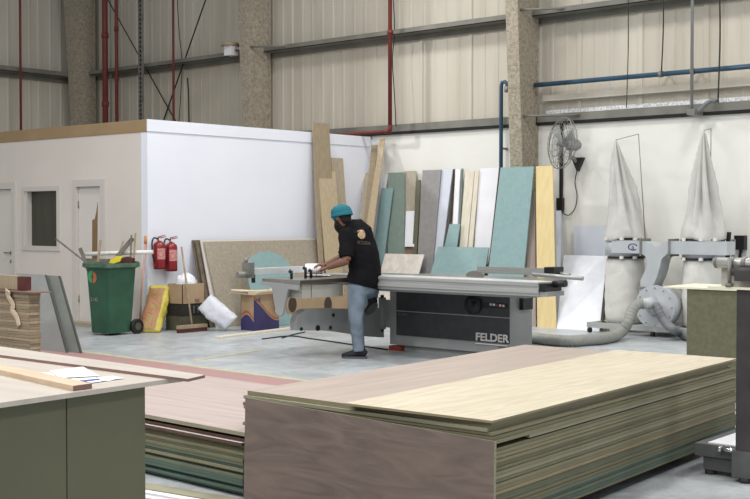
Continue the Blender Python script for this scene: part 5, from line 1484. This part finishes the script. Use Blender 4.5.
# far sheet runs along X: its near edge and far edge
exx = V((1,0,0)); 
NBl = hitZ(0, 353.5, ZT+.018); FBl = hitZ(0, 345, ZT+.018)
dn = (NB-NBl).normalized(); dfr = (FB-FBl).normalized()
lo = [NBl-dn*1.2, NB, FB, FBl-dfr*1.2]
mb = MB(); L_ = [V((v.x,v.y,ZT+.0005)) for v in lo]; H_ = [V((v.x,v.y,ZT+.012)) for v in lo]
mb.add(L_+H_, [(0,3,2,1),(0,1,5,4),(1,2,6,5),(2,3,7,6),(3,0,4,7)], 0); mb.add(H_, [(0,1,2,3)], 1)
single('edged_sheet', mb, ['red_wood', 'table_top'], 'pale sheet with a reddish edge lying along the far side of the left table', 'board')
a = hitZ(73, 385.8, ZT+.02); a_ = hitZ(0, 370, ZT+.02); b = hitZ(92, 383.3, ZT+.02); d = (a-a_).normalized()
q = [a_-d*1.0, a, b, b-(a-a_)-d*1.0]
mb = MB(); L_ = [V((v.x,v.y,ZT+.0005)) for v in q]; H_ = [V((v.x,v.y,ZT+.020)) for v in q]
mb.add(L_+H_, [(0,3,2,1),(0,1,5,4),(2,3,7,6),(3,0,4,7),(4,5,6,7)], 0); mb.add([L_[1], L_[2], H_[2], H_[1]], [(0,1,2,3)], 1)
single('wooden_lath', mb, ['rail_oak', 'red_wood'], 'flat wooden lath with a reddish cut end lying on the left table', 'lath')
# loose papers
def sheet(pts, z, m, label):
    L_ = [hitZ(x, y, ZT+z) for x, y in pts]; 
    return single('paper_sheet', MB().hexa([V((v.x,v.y,ZT+z)) for v in L_], [V((v.x,v.y,ZT+z+.0015)) for v in L_]), m, label, 'paper', 'papers on the left table')
sheet([(41,372.5), (82,375), (113,381.5), (72,380)], .001, 'paper', 'lowest sheet of paper on the left table, nearest its lath')
dm('paper_print', (214, 218, 236), (236, 236, 242), rough=.6, scale=30, lo=.4, hi=.5)
sheet([(78,380.4), (112,376.2), (124,378.2), (92,382.8)], .003, 'paper_print', 'paper with faint blue print at the right of the sheets')
sheet([(80,380.6), (98,378.8), (100,379.8), (82,381.7)], .0052, 'paper_blue', 'narrow blue printed slip on the papers')
sheet([(50,371), (84,363.6) if False else (83,367), (99,376), (60,378)], .0068, 'paper', 'topmost white sheet of paper on the left table')
# ---------------------------------------------------------------- olive cabinet at the right
ZC = .90
c = hitZ(687, 290.3, ZC-.03)
xr2 = hitY(738, 292, c.y).x
t = thing('cabinet', 'olive board cabinet with a cream top behind the right end of the big stack', 'cabinet', ((c.x+xr2)/2, c.y+.3, 0))
dm('olive_front', (108, 106, 80), (98, 96, 72), rough=.8, scale=26)
dm('cream_top', (222, 216, 190), rough=.5)
part('front_panel', MB().box((c.x, c.y, .0), (xr2, c.y+.018, ZC-.017)), 'olive_front', t)
part('body', MB().box((c.x+.002, c.y+.019, .0), (xr2-.002, c.y+.62, ZC-.017)), 'olive_front', t)
xl2 = hitY(664, 288, c.y).x
part('top', MB().box((xl2, c.y-.02, ZC-.016), (xr2+.02, c.y+.64, ZC)), 'cream_top', t)
# ---------------------------------------------------------------- machine post on its low dolly
g0 = hitZ(707, 474, 0.0)
zs1 = .185; p0 = hitZ(694.8, 442.7, zs1); p1 = hitZ(735.5, 428.8, zs1)
ux = V((.995, .02, 0)).normalized(); uy = V((-ux.y, ux.x, 0))
def bx(a0, a1, b0, b1, z0, z1):
    def Q(a, b, z): v = p0+ux*a+uy*b; return V((v.x, v.y, z))
    return MB().hexa([Q(a0,b0,z0), Q(a1,b0,z0), Q(a1,b1,z0), Q(a0,b1,z0)], [Q(a0,b0,z1), Q(a1,b0,z1), Q(a1,b1,z1), Q(a0,b1,z1)])
def la(px, py=450): 
    h_ = hitY(px, py, p0.y); return (h_-p0).dot(ux)
t = thing('machine_stand', 'dark grey machine post with a clamped steel arm, on a low dolly', 'machine', p0+ux*.4-V((0,0,zs1)))
part('dolly_deck', bx(0, 1.0, 0, .68, .112, zs1), 'cart_grey', t)
part('deck_board', bx(.07, .98, .03, .66, zs1+.0005, zs1+.008), 'white_lam', t)
xa_ = la(702); part('lower_rail', bx(xa_, .9, .02, .10, .030, .105), 'cart_grey', t)
part('lower_rail', bx(xa_, .9, .55, .63, .030, .105), 'cart_grey', t)
for a in (xa_+.03, .85):
    for b_ in (.06, .59):
        q = p0+ux*a+uy*b_; part('foot_pad', MB().cyl(V((q.x,q.y,0)), V((q.x,q.y,.031)), .035, 16), 'cart_dark', t)
pc0 = la(740); pc1 = la(755)+.002
part('bracket', bx(pc0-.02, pc1+.05, -.075, -.002, .03, zs1+.0), 'cart_grey', t)
q = p0+ux*(pc0+.05)-uy*.04; part('foot_pad', MB().cyl(V((q.x,q.y,0)), V((q.x,q.y,.029)), .04, 16), 'cart_dark', t)
q0 = p0+ux*(pc0-.05)-uy*.03; q0.z = zs1-.012
part('bolt', MB().cyl(q0-ux*.06, q0+ux*.05, .012, 10).cyl(q0-ux*.075, q0-ux*.05, .02, 10), 'chrome', t)
ztp = hitY(742, 289, p0.y).z
part('post', bx(pc0, pc1, -.07, .02, zs1+.001, ztp), 'cart_dark', t)
part('top_plate', bx(pc0-.17, pc1+.1, -.09, .08, ztp, ztp+.014), 'cream_top', t)
hp = lambda px, py: hitY(px, py, p0.y-.02)
a = hp(717.5, 262.5); b = hp(770, 263.5); zt_ = a.z
part('steel_arm', MB().cyl(a, V((b.x, a.y, zt_)), .031, 20), 'alu', t)
part('arm_cap', MB().cyl(a-V((.012,0,0)), a, .033, 20), 'steel', t)
for px in (733, 745):
    c_ = hp(px, 262); part('collar', MB().cyl(V((c_.x-.012, a.y, zt_)), V((c_.x+.012, a.y, zt_)), .036, 18), 'steel', t)
c_ = hp(733.2, 270)
part('threaded_rod', MB().cyl(V((c_.x, a.y-.05, ztp+.013)), V((c_.x, a.y-.05, zt_+.03)), .012, 10).cyl(V((c_.x-.0, a.y-.05, ztp+.014)), V((c_.x, a.y-.05, ztp+.034)), .025, 6), 'steel', t)
k0 = hp(719, 267); k1 = hp(770, 285)
dm('housing_grey', (176, 172, 164), (164, 160, 152), rough=.5, scale=8)
part('gear_housing', MB().box((k0.x, a.y+.034, ztp+.015), (k1.x, a.y+.15, k0.z)), 'housing_grey', t)
m0 = hp(741, 273)
part('clamp_motor', MB().cyl(V((m0.x-.03, a.y-.045, m0.z+.01)), V((m0.x+.10, a.y-.045, m0.z+.01)), .026, 12).box((m0.x-.01, a.y-.07, m0.z-.045), (m0.x+.10, a.y-.0, m0.z+.012)), 'cart_dark', t)
# ---------------------------------------------------------------- camera
cd = bpy.data.cameras.new('camera'); co = bpy.data.objects.new('camera', cd); COL.objects.link(co)
cd.sensor_width = 36.0; cd.lens = F/750*36.0; cd.clip_end = 200
co.location = CAM; co.rotation_euler = (PI/2-PT, 0, YAW)
SC.camera = co
# ---------------------------------------------------------------- high-bay lamps and added lights
def lamp(x, y, z, power, size=1.1, col=(1.0, .985, .955)):
    ld = bpy.data.lights.new('bay_or_added_lamp', 'AREA'); ld.shape = 'DISK'; ld.size = size; ld.energy = power; ld.color = col
    lo = bpy.data.objects.new('bay_or_added_lamp', ld); lo.location = (x, y, z); COL.objects.link(lo)
for x in (-17, -11, -5, 1):
    for y in (2, 7.5, 12.3):
        if x == -17: continue
        lamp(x, y, 7.6, 150)
for x in (-9, -2): lamp(x, -2.5, 6.5, 300, 1.6)  # fill lights added on the camera side to brighten front faces
sd = bpy.data.lights.new('spot_lamp', 'SPOT'); sd.energy = 900; sd.spot_size = math.radians(52); sd.spot_blend = .9; sd.shadow_soft_size = .16; sd.color = (1, .985, .955)
so = bpy.data.objects.new('spot_lamp', sd); so.location = (-17.0, 11.0, 6.2); COL.objects.link(so)
so.rotation_euler = (V((-8.4, 15.0, 1.9))-V(so.location)).to_track_quat('-Z', 'Y').to_euler()
lamp(-8, 3.5, 6.8, 170, .6)  # small extra light, added only to make shadows crisper
w = bpy.data.worlds.new('world'); SC.world = w; w.use_nodes = True
bg = w.node_tree.nodes['Background']; bg.inputs[0].default_value = (.86, .93, 1.0, 1); bg.inputs[1].default_value = .42
SC.view_settings.view_transform = 'Standard'; SC.view_settings.look = 'None'
SC.view_settings.exposure = 0.17; SC.view_settings.gamma = 1.0; SC.view_settings.use_curve_mapping = False
SC.cycles.max_bounces = 6
